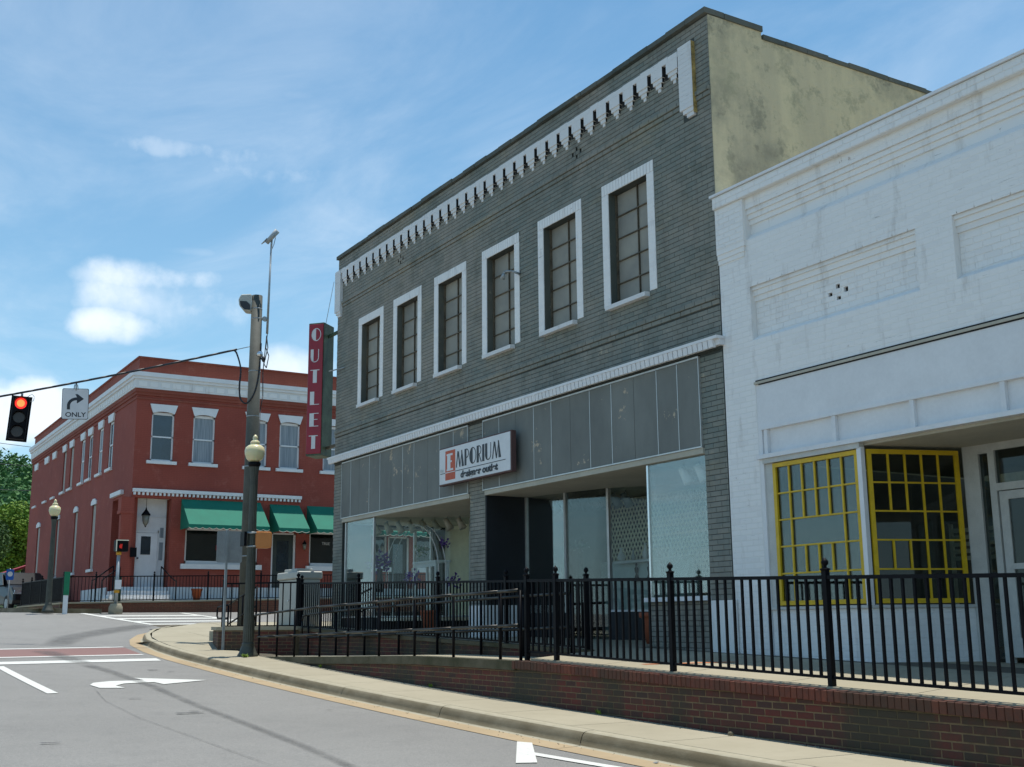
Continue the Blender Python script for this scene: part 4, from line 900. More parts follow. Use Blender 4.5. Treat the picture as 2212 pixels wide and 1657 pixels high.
text('designer outlet', .158, (-17.50, 9.5935, 3.795), (1, 0, 0), (0, 0, 1), (0, -1, 0), .003, M['ink'], es, bold=.007, sx=1.30)
# vertical OUTLET sign on the corner
vs_ = empty('vertical_sign', (-24.2, 9.7, 5.1), 'tall red vertical sign reading OUTLET hanging at the building corner', 'sign')
A = Vector((-24.29, 9.40, 0)); B = Vector((-24.0, 9.655, 0)); U = (B - A).normalized(); Nn = Vector((U.y, -U.x, 0)); Wd = .385; Dp = .50; A = B - U * Wd
c = [A, B, B - Nn * Dp, A - Nn * Dp]
m = MB(); m.hexa([(*p.xy, 5.0) for p in c] + [(*p.xy, 8.03) for p in c]); bev(m.build('sign_cabinet', M['signgreen'], vs_), .01)
a, b = A + U * .015 + Nn * .001, B - U * .012 + Nn * .001
m = MB(); q = [a + Nn * .02, b + Nn * .02, b, a]; m.hexa([(*p.xy, 5.04) for p in q] + [(*p.xy, 7.99) for p in q]); bev(m.build('sign_face', M['signred'], vs_), .006)
for ch, zt, zb_ in (('O', 7.90, 7.60), ('U', 7.41, 7.11), ('T', 6.94, 6.64), ('L', 6.43, 6.14), ('E', 5.95, 5.65), ('T', 5.45, 5.15)):
    O = A + U * (.075 if ch in 'OU' else .085) + Nn * .0225; O.z = zb_; deco(vs_, [G[ch]], O, U, (0, 0, 1), Nn, .003, M['signwhite'], .30, 'letter')
for z, mt in ((7.72, M['signgreen']), (5.16, M['winbar'])):
    m = MB(); p0 = B - Nn * .25 + U * .0; m.hexa([(p0.x, p0.y - .03, z), (-23.60, 9.83, z), (-23.60, 9.89, z), (p0.x, p0.y + .03, z), (p0.x, p0.y - .03, z + .06), (-23.60, 9.83, z + .06), (-23.60, 9.89, z + .06), (p0.x, p0.y + .03, z + .06)]); m.build('bracket', mt, vs_)
m = MB(); m.cyl((-24.15, 9.75, 8.03), (-23.60, 9.70, 8.88), .006, n=5); m.build('guy_wire', M['galv'], vs_)
m = MB(); m.tube([(-15.83, 9.80, 7.02), (-15.87, 9.66, 7.06), (-15.97, 9.60, 7.07), (-16.04, 9.60, 7.03)], .02, 7); m.cyl((-16.0, 9.60, 7.04), (-16.06, 9.60, 6.97), .03, .045, 8)
o = m.build('gooseneck_lamp', M['galv']); tag(o, 'small grey gooseneck lamp on the brickwork between the upper windows', 'lamp')
m = MB(); m.cyl((-23.13, 9.80, 6.83), (-23.66, 9.66, 6.83), .014, n=6); o = m.build('wall_bracket', M['galv']); tag(o, 'bare metal rod bracket on the grey wall left of the first upper window', 'bracket')
# =================================================================== WHITE BUILDING
wb = empty('brick_building', (-8, 10, 1), 'single-storey white painted brick shop with yellow framed display windows at right', 'building')
WX0, WX1 = -10.955, 2.0
p1 = (-10.41, -7.87, 4.735, 5.44); p2 = (-7.40, -4.86, 4.735, 5.44); p3 = (-4.4, -1.9, 4.735, 5.44); fz = (-10.43, 2.0, 6.03, 6.44); sf = (-10.40, 2.0, 0, 4.205)
V3 = [(a * 1.0, b, c, d) for a, b, c, d in [(-9.095, -9.035, 5.055, 5.125), (-9.215, -9.155, 4.985, 5.05), (-8.975, -8.915, 5.0, 5.065), (-9.09, -9.03, 4.915, 4.98)]]
m = MB(); m.box(-9.3, -8.85, 9.935, 9.95, 4.85, 5.2); m.build('vent_backing', M['box'], wb)
slab_wall(wb, 'wall', WX0, WX1, .6, 6.74, 9.812, 10.0, [p1, p2, p3, fz, sf] + V3, M['whitej'])
m = MB(); m.box(WX0, WX1, 10.0, 10.06, 3.3, 6.70); m.build('rear_of_parapet', M['whitej'], wb)
m = MB(); m.box(WX0 + .02, WX1, 10.06, 24, 6.2, 6.3); m.build('roof', M['conc'], wb)
for p in (p1, p2, p3):
    slab_wall(wb, 'recessed_panel', p[0], p[1], p[2], p[3], 9.897, 9.93, V3, M['white'])
    lay = brick_list(p[0], p[1], p[2], p[3] - .2, V3); lay_bricks(wb, lay, (0, 9.895, 0), (1, 0, 0), (0, -1, 0), M['white'], 'panel_brick', limit=0)
    m = MB(); m.box(p[0], p[1], 9.835, 9.894, p[3] - .0677, p[3]); m.box(p[0], p[1], 9.856, 9.894, p[3] - .136, p[3] - .0682); m.box(p[0], p[1], 9.876, 9.894, p[3] - .204, p[3] - .1365)
    m.hexa([(p[0], 9.813, p[2] - .001), (p[1], 9.813, p[2] - .001), (p[1], 9.894, p[2] - .001), (p[0], 9.894, p[2] - .001), (p[0], 9.813, p[2] + .002), (p[1], 9.813, p[2] + .002), (p[1], 9.894, p[2] + .06), (p[0], 9.894, p[2] + .06)]); m.build('panel_corbelling', M['white'], wb)
m = MB(); m.box(fz[0], fz[1], 9.90, 9.93, fz[2], fz[3])
m.box(fz[0], fz[1], 9.83, 9.899, 6.37, 6.44); m.box(fz[0], fz[1], 9.852, 9.899, 6.305, 6.3695); m.box(fz[0], fz[1], 9.874, 9.899, 6.24, 6.3045)
m.hexa([(fz[0], 9.813, 6.03), (fz[1], 9.813, 6.03), (fz[1], 9.899, 6.03), (fz[0], 9.899, 6.03), (fz[0], 9.813, 6.033), (fz[1], 9.813, 6.033), (fz[1], 9.899, 6.12), (fz[0], 9.899, 6.12)]); m.build('frieze', M['white'], wb)
L = brick_list(WX0, WX1, .7, 6.58, [p1, p2, p3, fz, sf, (WX0, -10.43, 5.87, 6.58)] + V3, zbase=4.735 - 80 * CO); lay_bricks(wb, L, (0, 9.812, 0), (1, 0, 0), (0, -1, 0), M['white'], near=lambda b: abs(b[0] + 8) + abs(b[2] - 3) * .3)
L = brick_list(WX0, -10.435, 6.04, 6.58, zbase=4.735 - 80 * CO); lay_bricks(wb, L, (0, 9.77, 0), (1, 0, 0), (0, -1, 0), M['white'], 'cap_pier_brick', limit=60)
m = MB(); m.box(WX0 - .0, -10.435, 9.772, 9.812, 6.03, 6.58); m.box(WX0, -10.44, 9.775, 9.812, 5.965, 6.029); m.box(WX0, -10.46, 9.787, 9.812, 5.90, 5.9645); m.box(WX0, -10.48, 9.799, 9.812, 5.84, 5.8995); m.build('corbelled_pier_cap', M['white'], wb)
L = brick_list(WX0, WX1, 6.585, 6.73, zbase=6.585); lay_bricks(wb, L, (0, 9.735, 0), (1, 0, 0), (0, -1, 0), M['white'], 'top_course_brick', limit=0)
m = MB(); m.box(WX0, WX1, 9.737, 9.812, 6.582, 6.735); m.build('top_band', M['whitej'], wb)
m = MB(); m.box(WX0 - .03, WX1, 9.71, 10.1, 6.742, 6.775); m.build('coping', M['trim'], wb)
# signboard, transom strip
m = MB(); m.box(-10.33, 2, 9.80, 9.85, 3.64, 4.155); m.build('sign_board', M['trim'], wb)
m = MB(); m.box(-10.40, 2, 9.78, 9.84, 4.17, 4.2); m.build('drip_moulding', M['soffit'], wb); m = MB(); m.box(-10.39, 2, 9.80, 9.8115, 4.2005, 4.222); m.box(-10.33, 2, 9.79, 9.80, 4.157, 4.1695); m.build('open_joint', M['box'], wb)
m = MB(); m.box(-10.40, 2, 9.84, 9.86, 3.30, 4.21); m.build('transom_backing', M['trim'], wb)
m = MB(); m.box(-10.33, 2, 9.785, 9.84, 3.60, 3.64); m.box(-10.40, 2, 9.76, 9.86, 3.25, 3.30); m.build('transom_rail', M['trim'], wb)
for i in range(11): x = -10.26 + 1.09 * i; m = MB(); m.box(x - .028, x + .028, 9.795, 9.8395, 3.3005, 3.5995); m.build('transom_post', M['trim'], wb)
m = MB(); m.box(-10.40, -10.335, 9.815, 9.86, .8, 4.2); m.build('pilaster_trim', M['trim'], wb)
m = MB(); m.box(-10.3, 2, 9.862, 13.5, 3.22, 3.26); m.build('soffit', M['soffit'], wb)
m = MB(); m.box(-10.33, -8.82, 9.79, 9.87, 3.19, 3.2495); m.build('head_board', M['door'], wb)
CA, CB, CD = Vector((-10.33, 9.83, 0)), Vector((-8.84, 9.83, 0)), Vector((-8.42, 11.0, 0))
# low white brick base of the bay
for a, b, nm in ((CA, CB, 0), (CB, CD, 1)):
    U = (b - a).normalized(); N = Vector((U.y, -U.x, 0)); m = MB(); q = [a, b, b - N * .1, a - N * .1]; m.hexa([(*p.xy, .7) for p in q] + [(*p.xy, 1.47) for p in q]); m.build('bay_base', M['whitej'], wb)
    lay_bricks(wb, brick_list(0.005, (b - a).length - .0, .72, 1.47), a, U, N, M['white'], 'bay_brick', limit=160)
    m = MB(); q = [a + N * .03, b + N * .03 + U * (.015 if nm == 0 else 0), b - N * .09, a - N * .09]; m.hexa([(*p.xy, 1.472) for p in q] + [(*p.xy, 1.505) for p in q]); m.build('bay_sill', M['door'], wb)
m = MB(); m.box(-8.87, -8.81, 9.80, 9.86, 1.505, 3.2); m.build('corner_post', M['trim'], wb)
def grid_window(a, b, z0, z1, cols, parent, label, skip):
    U = (b - a).normalized(); N = Vector((U.y, -U.x, 0)); Lw = (b - a).length
    m = MB()
    def bar(u0, u1, c0, c1, t=.02, d=.0):
        q = [a + U * u0 + N * (t + d), a + U * u1 + N * (t + d), a + U * u1 + N * d, a + U * u0 + N * d]; m.hexa([(*p.xy, c0) for p in q] + [(*p.xy, c1) for p in q])
    bar(0, Lw, z0, z0 + .05, .03); bar(0, Lw, z1 - .05, z1, .03); bar(0, .05, z0 + .051, z1 - .051, .03); bar(Lw - .05, Lw, z0 + .051, z1 - .051, .03)
    fr = m.build('window_frame', M['yellow'], parent)
    rows = 5; cw = (Lw - .1) / cols; rh = (z1 - z0 - .1) / rows; m = MB(); d = .004
    for i in range(1, cols):
        for r in range(rows):
            if (i, r) in skip: continue
            bar(.05 + cw * i - .011, .05 + cw * i + .011, z0 + .05 + rh * r + .001, z0 + .05 + rh * (r + 1) - .001, .018, d)
    for r in range(1, rows): bar(.051, Lw - .051, z0 + .05 + rh * r - .009, z0 + .05 + rh * r + .009, .014, d)
    me = m.build('glazing_bars', M['yellow'], fr)
    m = MB(); q = [a + N * .003, b + N * .003, b - N * .003, a - N * .003]; m.hexa([(*p.xy, z0 + .051) for p in q] + [(*p.xy, z1 - .051) for p in q]); m.build('glass', M['glassd'], fr)
grid_window(Vector((-10.20, 9.85, 0)), Vector((-8.88, 9.85, 0)), 1.52, 3.18, 6, wb, '', {(i, r) for i in (2, 3, 4) for r in (2, 0)} | {(4, 2)} - set())
CU = (CD - CB).normalized()
grid_window(CB + CU * .06, CD - CU * .08, 1.52, 3.18, 5, wb, '', {(i, r) for i in (1, 2) for r in (2, 0)})
m = MB(); m.box(-10.335, -10.205, 9.835, 9.87, 1.505, 3.19); m.build('window_jamb', M['door'], wb)
# recessed door wall
m = MB()
for x0, x1, z0, z1 in ((-8.42, -8.22, .8, 3.22), (-8.10, -8.02, .8, 3.22), (-8.22, -8.10, 3.12, 3.22), (-8.02, -5.2, 3.14, 3.22), (-8.02, -5.2, 2.70, 2.78), (-5.3, -5.2, .8, 2.70)): m.box(x0, x1, 10.98, 11.06, z0, z1)
m.build('door_frame', M['door'], wb)
dr = None
for k_, (x0, x1) in enumerate(((-8.0, -6.68), (-6.62, -5.32))):
    m = MB(); m.box(x0, x0 + .1, 10.99, 11.03, .95, 2.69); m.box(x1 - .1, x1, 10.99, 11.03, .95, 2.69); m.box(x0 + .1, x1 - .1, 10.99, 11.03, .95, 1.15); m.box(x0 + .1, x1 - .1, 10.99, 11.03, 2.6, 2.69); m.box(x0 + .1, x1 - .1, 10.985, 11.0, 1.86, 1.92)
    dr = m.build('door', M['door'], wb); m = MB(); m.box(x0 + .1, x1 - .1, 11.005, 11.015, 1.151, 2.599); m.build('glass', M['glassd'], dr)
m = MB(); m.box(-8.02, -5.3, 11.01, 11.02, 2.781, 3.139); m.box(-8.22, -8.10, 11.01, 11.02, .9, 3.12); m.build('transom_glass', M['glassd'], wb)
m = MB(); m.box(-5.2, 2, 9.87, 9.95, .7, 3.22); m.build('far_front', M['whitej'], wb)
m = MB(); m.box(-10.9, 2, 15, 15.1, .7, 3.3); m.box(-10.95, -10.85, 10, 15, .7, 3.3); m.build('inner_wall', M['dim'], wb)
m = MB(); m.box(-10.8, 2, 10.2, 15, .95, .97) if False else m.box(-8.3, 2, 11.2, 15, .95, .99); m.build('inner_floor', M['dim'], wb)
root = empty('louvred_chair', (-9.0, 12.2, 1.0), 'pale slatted chair back seen dimly through the yellow framed side window', 'chair')
for i in range(5): m = MB(); m.box(-9.6, -9.0, 12.2, 12.22, 2.05 + i * .085, 2.1 + i * .085); m.build('slat', M['cream'], root)
for x in (-9.62, -8.98): m = MB(); m.box(x - .02, x + .02, 12.19, 12.23, .99, 2.5); m.build('leg', M['cream'], root)
# =================================================================== RED BUILDING ACROSS THE SIDE STREET
RX, RY = -42.5, 9.95
FW = lambda x: 2.12 + (-40.4 - x) * .012          # its raised walk
rb = empty('brick_building', (-50, 15, 2.1), 'two-storey red painted brick corner building with white cornice and green awnings', 'building')
RW = [10.43, 11.95, 13.98, 15.29, 17.08, 18.6, 20.6, 21.95, 23.8]; ww = 1.0      # front upper windows (y of the lintel's left end)
fh = [(a + .09, a + .91, 7.19, 9.0) for a in RW]
shopw = [(11.93, 14.66, 3.52, 4.80), (16.70, 18.9, 3.52, 4.80), (19.44, 19.98, 3.52, 4.8), (21.2, 23.6, 3.52, 4.80)]; doors = [(15.19, 16.16, 2.12, 4.74), (20.02, 20.96, 2.12, 4.74)]
porch = [(10.08, 11.38, 2.12, 5.84)]
m = MB()
for a, b, c, d in rects(9.95, 27, 1.5, 10.37, fh + shopw + doors + porch): m.box(RX - .30, RX, a, b, c, d)
m.build('front_wall', M['red'], rb)
LWN = [(-46.83, -45.86), (-48.62, -47.66), (-50.55, -49.6), (-52.05, -51.1), (-54.4, -53.45), (-56.0, -55.1)]; LTOP = [(-58.45, -57.5), (-60.5, -59.4), (-63.3, -62.3)]
lw = [(a + .16, b - .10, 7.30, 9.12) for a, b in LWN]; lowx = [(-49.1, -48.15), (-52.6, -51.7), (-56.6, -55.7), (-61.6, -60.6)]; lo = [(a + .14, b - .12, 3.55, 6.10) for a, b in lowx]
sp = [(-45.4, -43.75, 2.12, 5.95)]
m = MB()
for a, b, c, d in rects(-64.2, RX - .302, 1.5, 10.37, lw + lo + sp): m.box(a, b, RY, RY + .3, c, d)
m.build('side_wall', M['red'], rb)
m = MB(); m.box(-64.2, RX, 26.7, 27, 1.5, 10.9); m.box(-64.2, -63.9, RY + .3, 27, 1.5, 10.9); m.build('rear_wall', M['red'], rb)
m = MB(); m.box(-64.0, RX - .3, 10.3, 26.8, 10.0, 10.1); m.build('roof', M['greydark'], rb)
# porch, set back at the corner
m = MB(); m.box(-45.5, RX - .62, 11.38, 11.5, 2.1, 5.95); m.box(-45.6, -45.45, 10.25, 11.5, 2.1, 5.95); m.build('porch_wall', M['red2'], rb)
m = MB(); m.box(-43.30, -43.12, 10.25, 11.38, 2.1, 5.86); m.build('white_door_wall', M['trim'], rb)
m = MB(); m.box(-45.5, RX - .31, 10.25, 11.5, 5.86, 5.95); m.build('porch_ceiling', M['cream'], rb)
m = MB(); m.box(-43.11, -43.06, 10.32, 11.08, 2.70, 4.62); dr = m.build('white_door', M['trim'], rb)
m = MB(); m.box(-43.059, -43.04, 10.50, 10.84, 3.85, 4.50); m.build('glass', M['darkwin'], dr)
m = MB(); m.cyl((-43.06, 10.40, 3.72), (-42.98, 10.40, 3.72), .03, n=8); m.build('handle', M['ink'], dr)
m = MB(); 
for a, b, c, d in ((10.27, 10.31, 2.7, 4.72), (11.09, 11.13, 2.7, 4.72), (10.27, 11.13, 4.64, 4.72), (10.27, 11.37, 5.2, 5.24), (11.33, 11.37, 2.7, 5.8)): m.box(-43.115, -43.085, a, b, c, d)
m.build('door_casing', M['trim'], rb)
for z0, z1 in ((4.47, 4.83), (3.66, 4.30)): m = MB(); m.box(-43.116, -43.10, 11.17, 11.30, z0, z1); m.build('side_light', M['curtain'], rb)
m = MB(); m.box(-42.52, RX + .04, 9.62, 10.02, 2.12, 5.25); m.box(-42.9, RX - .001, 9.66, 9.95, 2.12, 5.22); m.build('corner_column', M['red'], rb)
m = MB(); m.box(-42.95, RX + .07, 9.58, 10.06, 5.251, 5.36); m.box(-42.93, RX + .05, 9.6, 10.04, 5.361, 5.84); m.build('column_cap', M['red'], rb)
m = MB(); m.box(RX + .001, RX + .04, 11.38, 27, 2.12, 2.69); m.box(-50, -45.5, RY - .04, RY - .001, 1.8, 2.75); m.build('white_plinth', M['trimold'], rb)
# steps to the porch
st = empty('porch_steps', (-42.2, 10.3, 2.1), 'white painted steps climbing to the corner door of the red building', 'steps')
for i in range(4): m = MB(); m.box(-43.1, -41.5 - i * .27, 9.0 + i * .22, 11.3 - .0 * i, 2.12 + i * .14, 2.12 + (i + 1) * .14 - .002); m.build('step', M['trimold'], st)
# front cornice, both sides
def around(z0, z1, out, mt, name, y1=27, inset=0):
    mb = MB(); mb.box(RX - .3 + inset, RX + out, RY - out, y1, z0, z1); mb.box(-64.2 - .02, RX - .3 + inset - .001, RY - out, RY + .3, z0, z1); return mb.build(name, mt, rb)
around(9.56, 9.66, .05, M['red2'], 'brick_corbel'); around(9.40, 9.47, .03, M['red2'], 'brick_corbel'); around(9.66, 9.79, .085, M['red2'], 'brick_corbel')
around(9.795, 10.12, .12, M['trimold'], 'cornice'); around(10.121, 10.22, .18, M['trim'], 'cornice'); around(10.221, 10.38, .24, M['trim'], 'cornice')
m = MB(); m.box(0, .05, 0, .30, 0, .17); mo = m.mesh('cornice_panel', M['whitej']); 
for i in range(42): link('cornice_panel', mo, rb, (RX + .085, 9.95 + .41 * i, 9.87))
m = MB(); m.box(0, .30, 0, .05, 0, .17); mo = m.mesh('cornice_panel', M['whitej'])
for i in range(52): link('cornice_panel', mo, rb, (-63.9 + .41 * i, RY - .135, 9.87))
m = MB(); m.box(RX - .25, RX, RY + .02, 27, 10.381, 10.93); m.box(-64.2, RX - .251, RY + .02, RY + .3, 10.381, 10.93); m.build('parapet', M['red2'], rb)
m = MB(); m.box(RX - .28, RX + .05, RY - .03, 27, 10.931, 10.985); m.box(-64.25, RX - .281, RY - .03, RY + .34, 10.931, 10.985); m.build('parapet_coping', M['red2'], rb)
# upper front windows
for i, a in enumerate(RW):
    m = MB(); b = a + 1.0; y0, y1 = a + .09, a + .91
    pts = [(a - .0, 9.26), (b, 9.26), (y1, 8.98)] + [(a + .5 + .41 * math.cos(t), 8.86 + .12 * math.sin(t) + .02) for t in [math.pi * k / 8 for k in range(1, 8)]] + [(y0, 8.98)]
    m.prism([(p, q) for p, q in pts], (RX - .02, 0, 0), (0, 1, 0), (0, 0, 1), (.07, 0, 0)); m.build('window_head', M['trim'], rb)
    m = MB(); m.box(RX - .1, RX + .10, a - .04, b + .04, 7.07, 7.185); m.build('window_sill', M['trim'], rb)
    m = MB(); x = RX - .12
    for c in ((y0, y0 + .06, 7.19, 8.98), (y1 - .06, y1, 7.19, 8.98), (y0, y1, 8.88, 8.98), (y0, y1, 7.19, 7.25), (y0, y1, 8.05, 8.10)): m.box(x, x + .05, *c)
    m.build('window_frame', M['trim'], rb); m = MB(); m.box(x + .01, x + .02, y0, y1, 7.2, 8.97); m.build('window_pane', M['darkwin'] if i == 0 else M['curtain'], rb)
# side upper windows, blind openings and lower windows
def side_win(x0, x1, z0, z1, head, blind, arch, k):
    if not blind:
        m = MB()
        for c in ((x0, x0 + .06, z0, z1), (x1 - .06, x1, z0, z1), (x0, x1, z1 - .08, z1), (x0, x1, (z0 + z1) / 2 - .03, (z0 + z1) / 2 + .03)): m.box(c[0], c[1], RY + .03, RY + .09, c[2], c[3])
        m.build('window_frame', M['trim'], rb); m = MB(); m.box(x0, x1, RY + .06, RY + .07, z0, z1); m.build('window_pane', M['curtain'] if k % 2 else M['darkwin'], rb)
    else: m = MB(); m.box(x0, x1, RY + .05, RY + .09, z0, z1); m.build('blind_panel', plain('blind_window_grey', (.36, .33, .29), .7), rb)
    m = MB(); m.box(x0 - .14, x1 + .12, RY - .09, RY + .1, z0 - .11, z0 - .003); m.build('window_sill', M['trim'], rb)
    m = MB()
    if arch: m.prism([(x0 - .12, z1), (x1 + .12, z1), (x1 + .10, z1 + .14), ((x0 + x1) / 2 + .15, z1 + .24), ((x0 + x1) / 2 - .15, z1 + .24), (x0 - .10, z1 + .14)], (0, RY + .05, 0), (1, 0, 0), (0, 0, 1), (0, -.10, 0))
    else: m.prism([(x0 - .04, z1), (x1 + .04, z1), (x1 + .12, z1 + .30), (x0 - .14, z1 + .30)], (0, RY + .05, 0), (1, 0, 0), (0, 0, 1), (0, -.11, 0))
    m.build('window_head', M['trim'], rb)
for k, h in enumerate(lw): side_win(*h, 0, k in (2,4,5) and k > 3, False, k)
for k, h in enumerate(lo): side_win(*h, 0, True, True, k)
for a, b in LTOP: m = MB(); m.prism([(a + .1, 9.1), (b - .1, 9.1), (b, 9.42), (a, 9.42)], (0, RY + .02, 0), (1, 0, 0), (0, 0, 1), (0, -.08, 0)); m.build('blocked_window_head', M['trim'], rb)
for a in (-58.3, -60.4, -63.2): m = MB(); m.box(a, a + .9, RY - .07, RY + .02, 7.18, 7.28); m.build('blocked_window_sill', M['trim'], rb)
# dentil courses over the shopfront
m = MB(); m.box(RX + .001, RX + .14, 9.97, 16.3, 6.03, 6.15); m.box(-45.42, -43.72, RY - .12, RY - .001, 6.06, 6.22); m.build('shopfront_cornice', M['trim'], rb)
m = MB(); m.box(0, .10, 0, .075, 0, .10); dm = m.mesh('dentil', M['trim'])
for i in range(42): link('dentil', dm, rb, (RX + .001, 10.0 + .151 * i, 5.925))
# shop windows and doors on the front
for (a, b, c, d) in shopw:
    m = MB(); x = RX - .14
    for q in ((a, a + .07, c, d), (b - .07, b, c, d), (a, b, c, c + .12), (a, b, d - .06, d)): m.box(x, x + .06, *q)
    m.build('shop_window_frame', M['trim'], rb); m = MB(); m.box(x + .02, x + .03, a, b, c, d); m.build('shop_window_pane', dglass('shop_dark_pane', (.012, .014, .014), .06), rb)
    m = MB(); m.box(RX - .1, RX + .12, a - .14, b + .14, c - .18, c - .003); m.build('shop_window_sill', M['trim'], rb)
m = MB(); m.box(-42.602, -42.598, 13.1, 13.36, 4.04, 4.22); m.build('window_card', M['maroon'], rb)
text('TRUE', .15, (-42.60, 17.25, 4.34), (0, 1, 0), (0, 0, 1), (1, 0, 0), .004, M['signwhite'], rb, 'window_lettering', sx=.9)
for (a, b, c, d) in doors:
    m = MB(); x = RX - .16; m.box(x, x + .05, a + .08, b - .08, c, d - .06); dd = m.build('dark_door', plain('dark_green_door', (.03, .04, .035), .5), rb)
    m = MB(); m.box(x + .05, x + .056, a + .25, b - .25, 3.3, 4.45); m.build('glass', M['darkwin'], dd)
    m = MB()
    for q in ((a, a + .075, c, d), (b - .075, b, c, d), (a, b, d - .055, d)): m.box(x, x + .1, *q)
    m.box(x, x + .1, b, b + .16, c, d); m.build('door_frame', M['trim'], rb)
# awnings
def awning(y0, y1, zt, zb, out, label):
    r0 = empty('awning', (RX, (y0 + y1) / 2, zb), label, 'awning', 'green awnings of the red building')
    m = MB(); a, b = RX + .03, RX + out
    m.add([(a, y0, zt), (a, y1, zt), (b, y1, zb), (b, y0, zb), (a, y0, zt - .03), (a, y1, zt - .03), (b - .03, y1, zb - .02), (b - .03, y0, zb - .02)], [(0, 3, 2, 1), (4, 5, 6, 7), (0, 1, 5, 4), (3, 0, 4, 7), (1, 2, 6, 5)])
    m.build('canopy', M['green'], r0)
    for yy in (y0 + .002, y1 - .002): m = MB(); m.add([(a, yy, zt - .01), (b - .02, yy, zb), (b - .02, yy, zb - .13), (a, yy, zb - .13)], [(0, 1, 2, 3)]); m.build('side_flap', M['green'], r0)
    m = MB(); n = int((y1 - y0) / .24)
    for i in range(n):
        ya, yb = y0 + (y1 - y0) * i / n, y0 + (y1 - y0) * (i + 1) / n; P = [(ya, zb)] + [(ya + (yb - ya) * t / 6, zb - .10 - .045 * math.sin(math.pi * t / 6)) for t in range(7)] + [(yb, zb)]
        m.prism(P, (b, 0, 0), (0, 1, 0), (0, 0, 1), (-.006, 0, 0))
    m.build('valance', M['green'], r0)
    m = MB()
    for i in range(n):
        ya, yb = y0 + (y1 - y0) * i / n, y0 + (y1 - y0) * (i + 1) / n
        for t in range(6):
            u0, u1 = t / 6, (t + 1) / 6; za, zc = zb - .10 - .045 * math.sin(math.pi * u0), zb - .10 - .045 * math.sin(math.pi * u1)
            m.hexa([(b - .008, ya + (yb - ya) * u0, za - .022), (b + .002, ya + (yb - ya) * u0, za - .022), (b + .002, ya + (yb - ya) * u1, zc - .022), (b - .008, ya + (yb - ya) * u1, zc - .022), (b - .008, ya + (yb - ya) * u0, za), (b + .002, ya + (yb - ya) * u0, za), (b + .002, ya + (yb - ya) * u1, zc), (b - .008, ya + (yb - ya) * u1, zc)])
    m.build('piping', M['cream'], r0)
    m = MB(); m.tube([(a, y0 + .02, zb), (b - .03, y0 + .02, zb), (b - .03, y1 - .02, zb), (a, y1 - .02, zb)], .012, 5); m.build('frame', M['galv'], r0)
awning(11.72, 14.70, 5.84, 4.86, 1.15, 'widest green awning, over the dark shop window beside the corner porch')
awning(15.06, 16.25, 5.80, 4.84, 1.15, 'narrow green awning over the dark green door of the red building')
awning(16.55, 18.95, 5.80, 4.84, 1.15, 'green awning partly hidden by the edge of the grey building')
awning(19.3, 21.15, 5.80, 4.84, 1.15, 'green awning seen through the glass of the left shop window')
awning(21.4, 23.7, 5.80, 4.84, 1.15, 'farthest green awning of the red building, behind the grey building')
def lantern(x, y, z, label, s=1., hang=0.):
    r0 = empty('lantern', (x, y, z), label, 'lantern'); m = MB(); m.lathe([(.03 * s, 0), (.10 * s, .10 * s), (.14 * s, .38 * s)], (x, y, z), n=6); m.build('glass', plain('lantern_glass', (.20, .19, .15), .3), r0)
    m = MB(); m.lathe([(.17 * s, .381 * s), (.15 * s, .43 * s), (.06 * s, .55 * s), (.03 * s, .60 * s), (.02 * s, .66 * s)], (x, y, z), n=6); m.lathe([(.01, -.05 * s), (.035 * s, 0)], (x, y, z), n=6)
    if hang: m.cyl((x, y, z + .6 * s), (x, y, z + hang), .008, n=5)
    m.build('frame', M['black'], r0)
lantern(-42.75, 10.55, 4.85, 'black hanging lantern before the white porch door of the red building', 1., 1.0)
lantern(-42.36, 16.45, 4.12, 'small black wall lantern beside the dark green door', .55)
lantern(-42.36, 19.7, 4.12, 'small black wall lantern beyond the third awning', .55)
m = MB(); m.box(-42.42, -42.36, 9.98, 10.2, 3.72, 4.05); o = m.build('mailbox', M['black']); tag(o, 'small black mailbox fixed beside the white corner door', 'mailbox'); o2 = o
# its walk, wall and railing
fw = empty('brick_retaining_wall', (-40.4, 15, 1.8), 'orange-brown brick retaining wall along the side street below the red building', 'wall')
ztop = lambda y: 2.06 + max(0, y - 7.5) * .019
m = MB(); S = frange(7.4, 30, 2.8)
for a, b in zip(S, S[1:]): m.hexa([(-40.62, a, 1.3), (-40.412, a, 1.3), (-40.412, b, 1.3), (-40.62, b, 1.3), (-40.62, a, ztop(a) - .005), (-40.412, a, ztop(a) - .005), (-40.412, b, ztop(b) - .005), (-40.62, b, ztop(b) - .005)])
m.box(-48.9, -40.621, 7.412, 7.6, 1.3, 2.055); m.build('mortar_core', M['mortar'], fw)
L = brick_list(7.4, 22, 1.76, 2.4, gap=.01, top=lambda y: ztop(y)); lay_bricks(fw, L, (-40.412, 0, 0), (0, 1, 0), (1, 0, 0), M['farbrick'], limit=280)
L = brick_list(-48.9, -40.4, 1.76, 2.06, gap=.01); lay_bricks(fw, L, (0, 7.412, 0), (1, 0, 0), (0, -1, 0), M['farbrick'], limit=0)
m = MB()
for a, b in zip(S, S[1:]): m.hexa([(RX + .0, a, ztop(a)), (-40.38, a, ztop(a)), (-40.38, b, ztop(b)), (RX + .0, b, ztop(b)), (RX + .0, a, ztop(a) + .05), (-40.38, a, ztop(a) + .05), (-40.38, b, ztop(b) + .05), (RX, b, ztop(b) + .05)])
m.box(-49.0, RX - .002, 7.38, 9.93, 2.06, 2.11); m.build('upper_walk', M['conc'], None, 'structure')
sheet('far_pavement', frange(-48.9, -40.3, 1.2) , [6.6, 7.41], lambda x, y: g(x) + .14, M['conc'])
m = MB(); P = [(-62, 6.45), (-46, 6.45), (-42, 6.5), (-40.7, 6.8), (-40.05, 7.5), (-39.9, 8.6)]
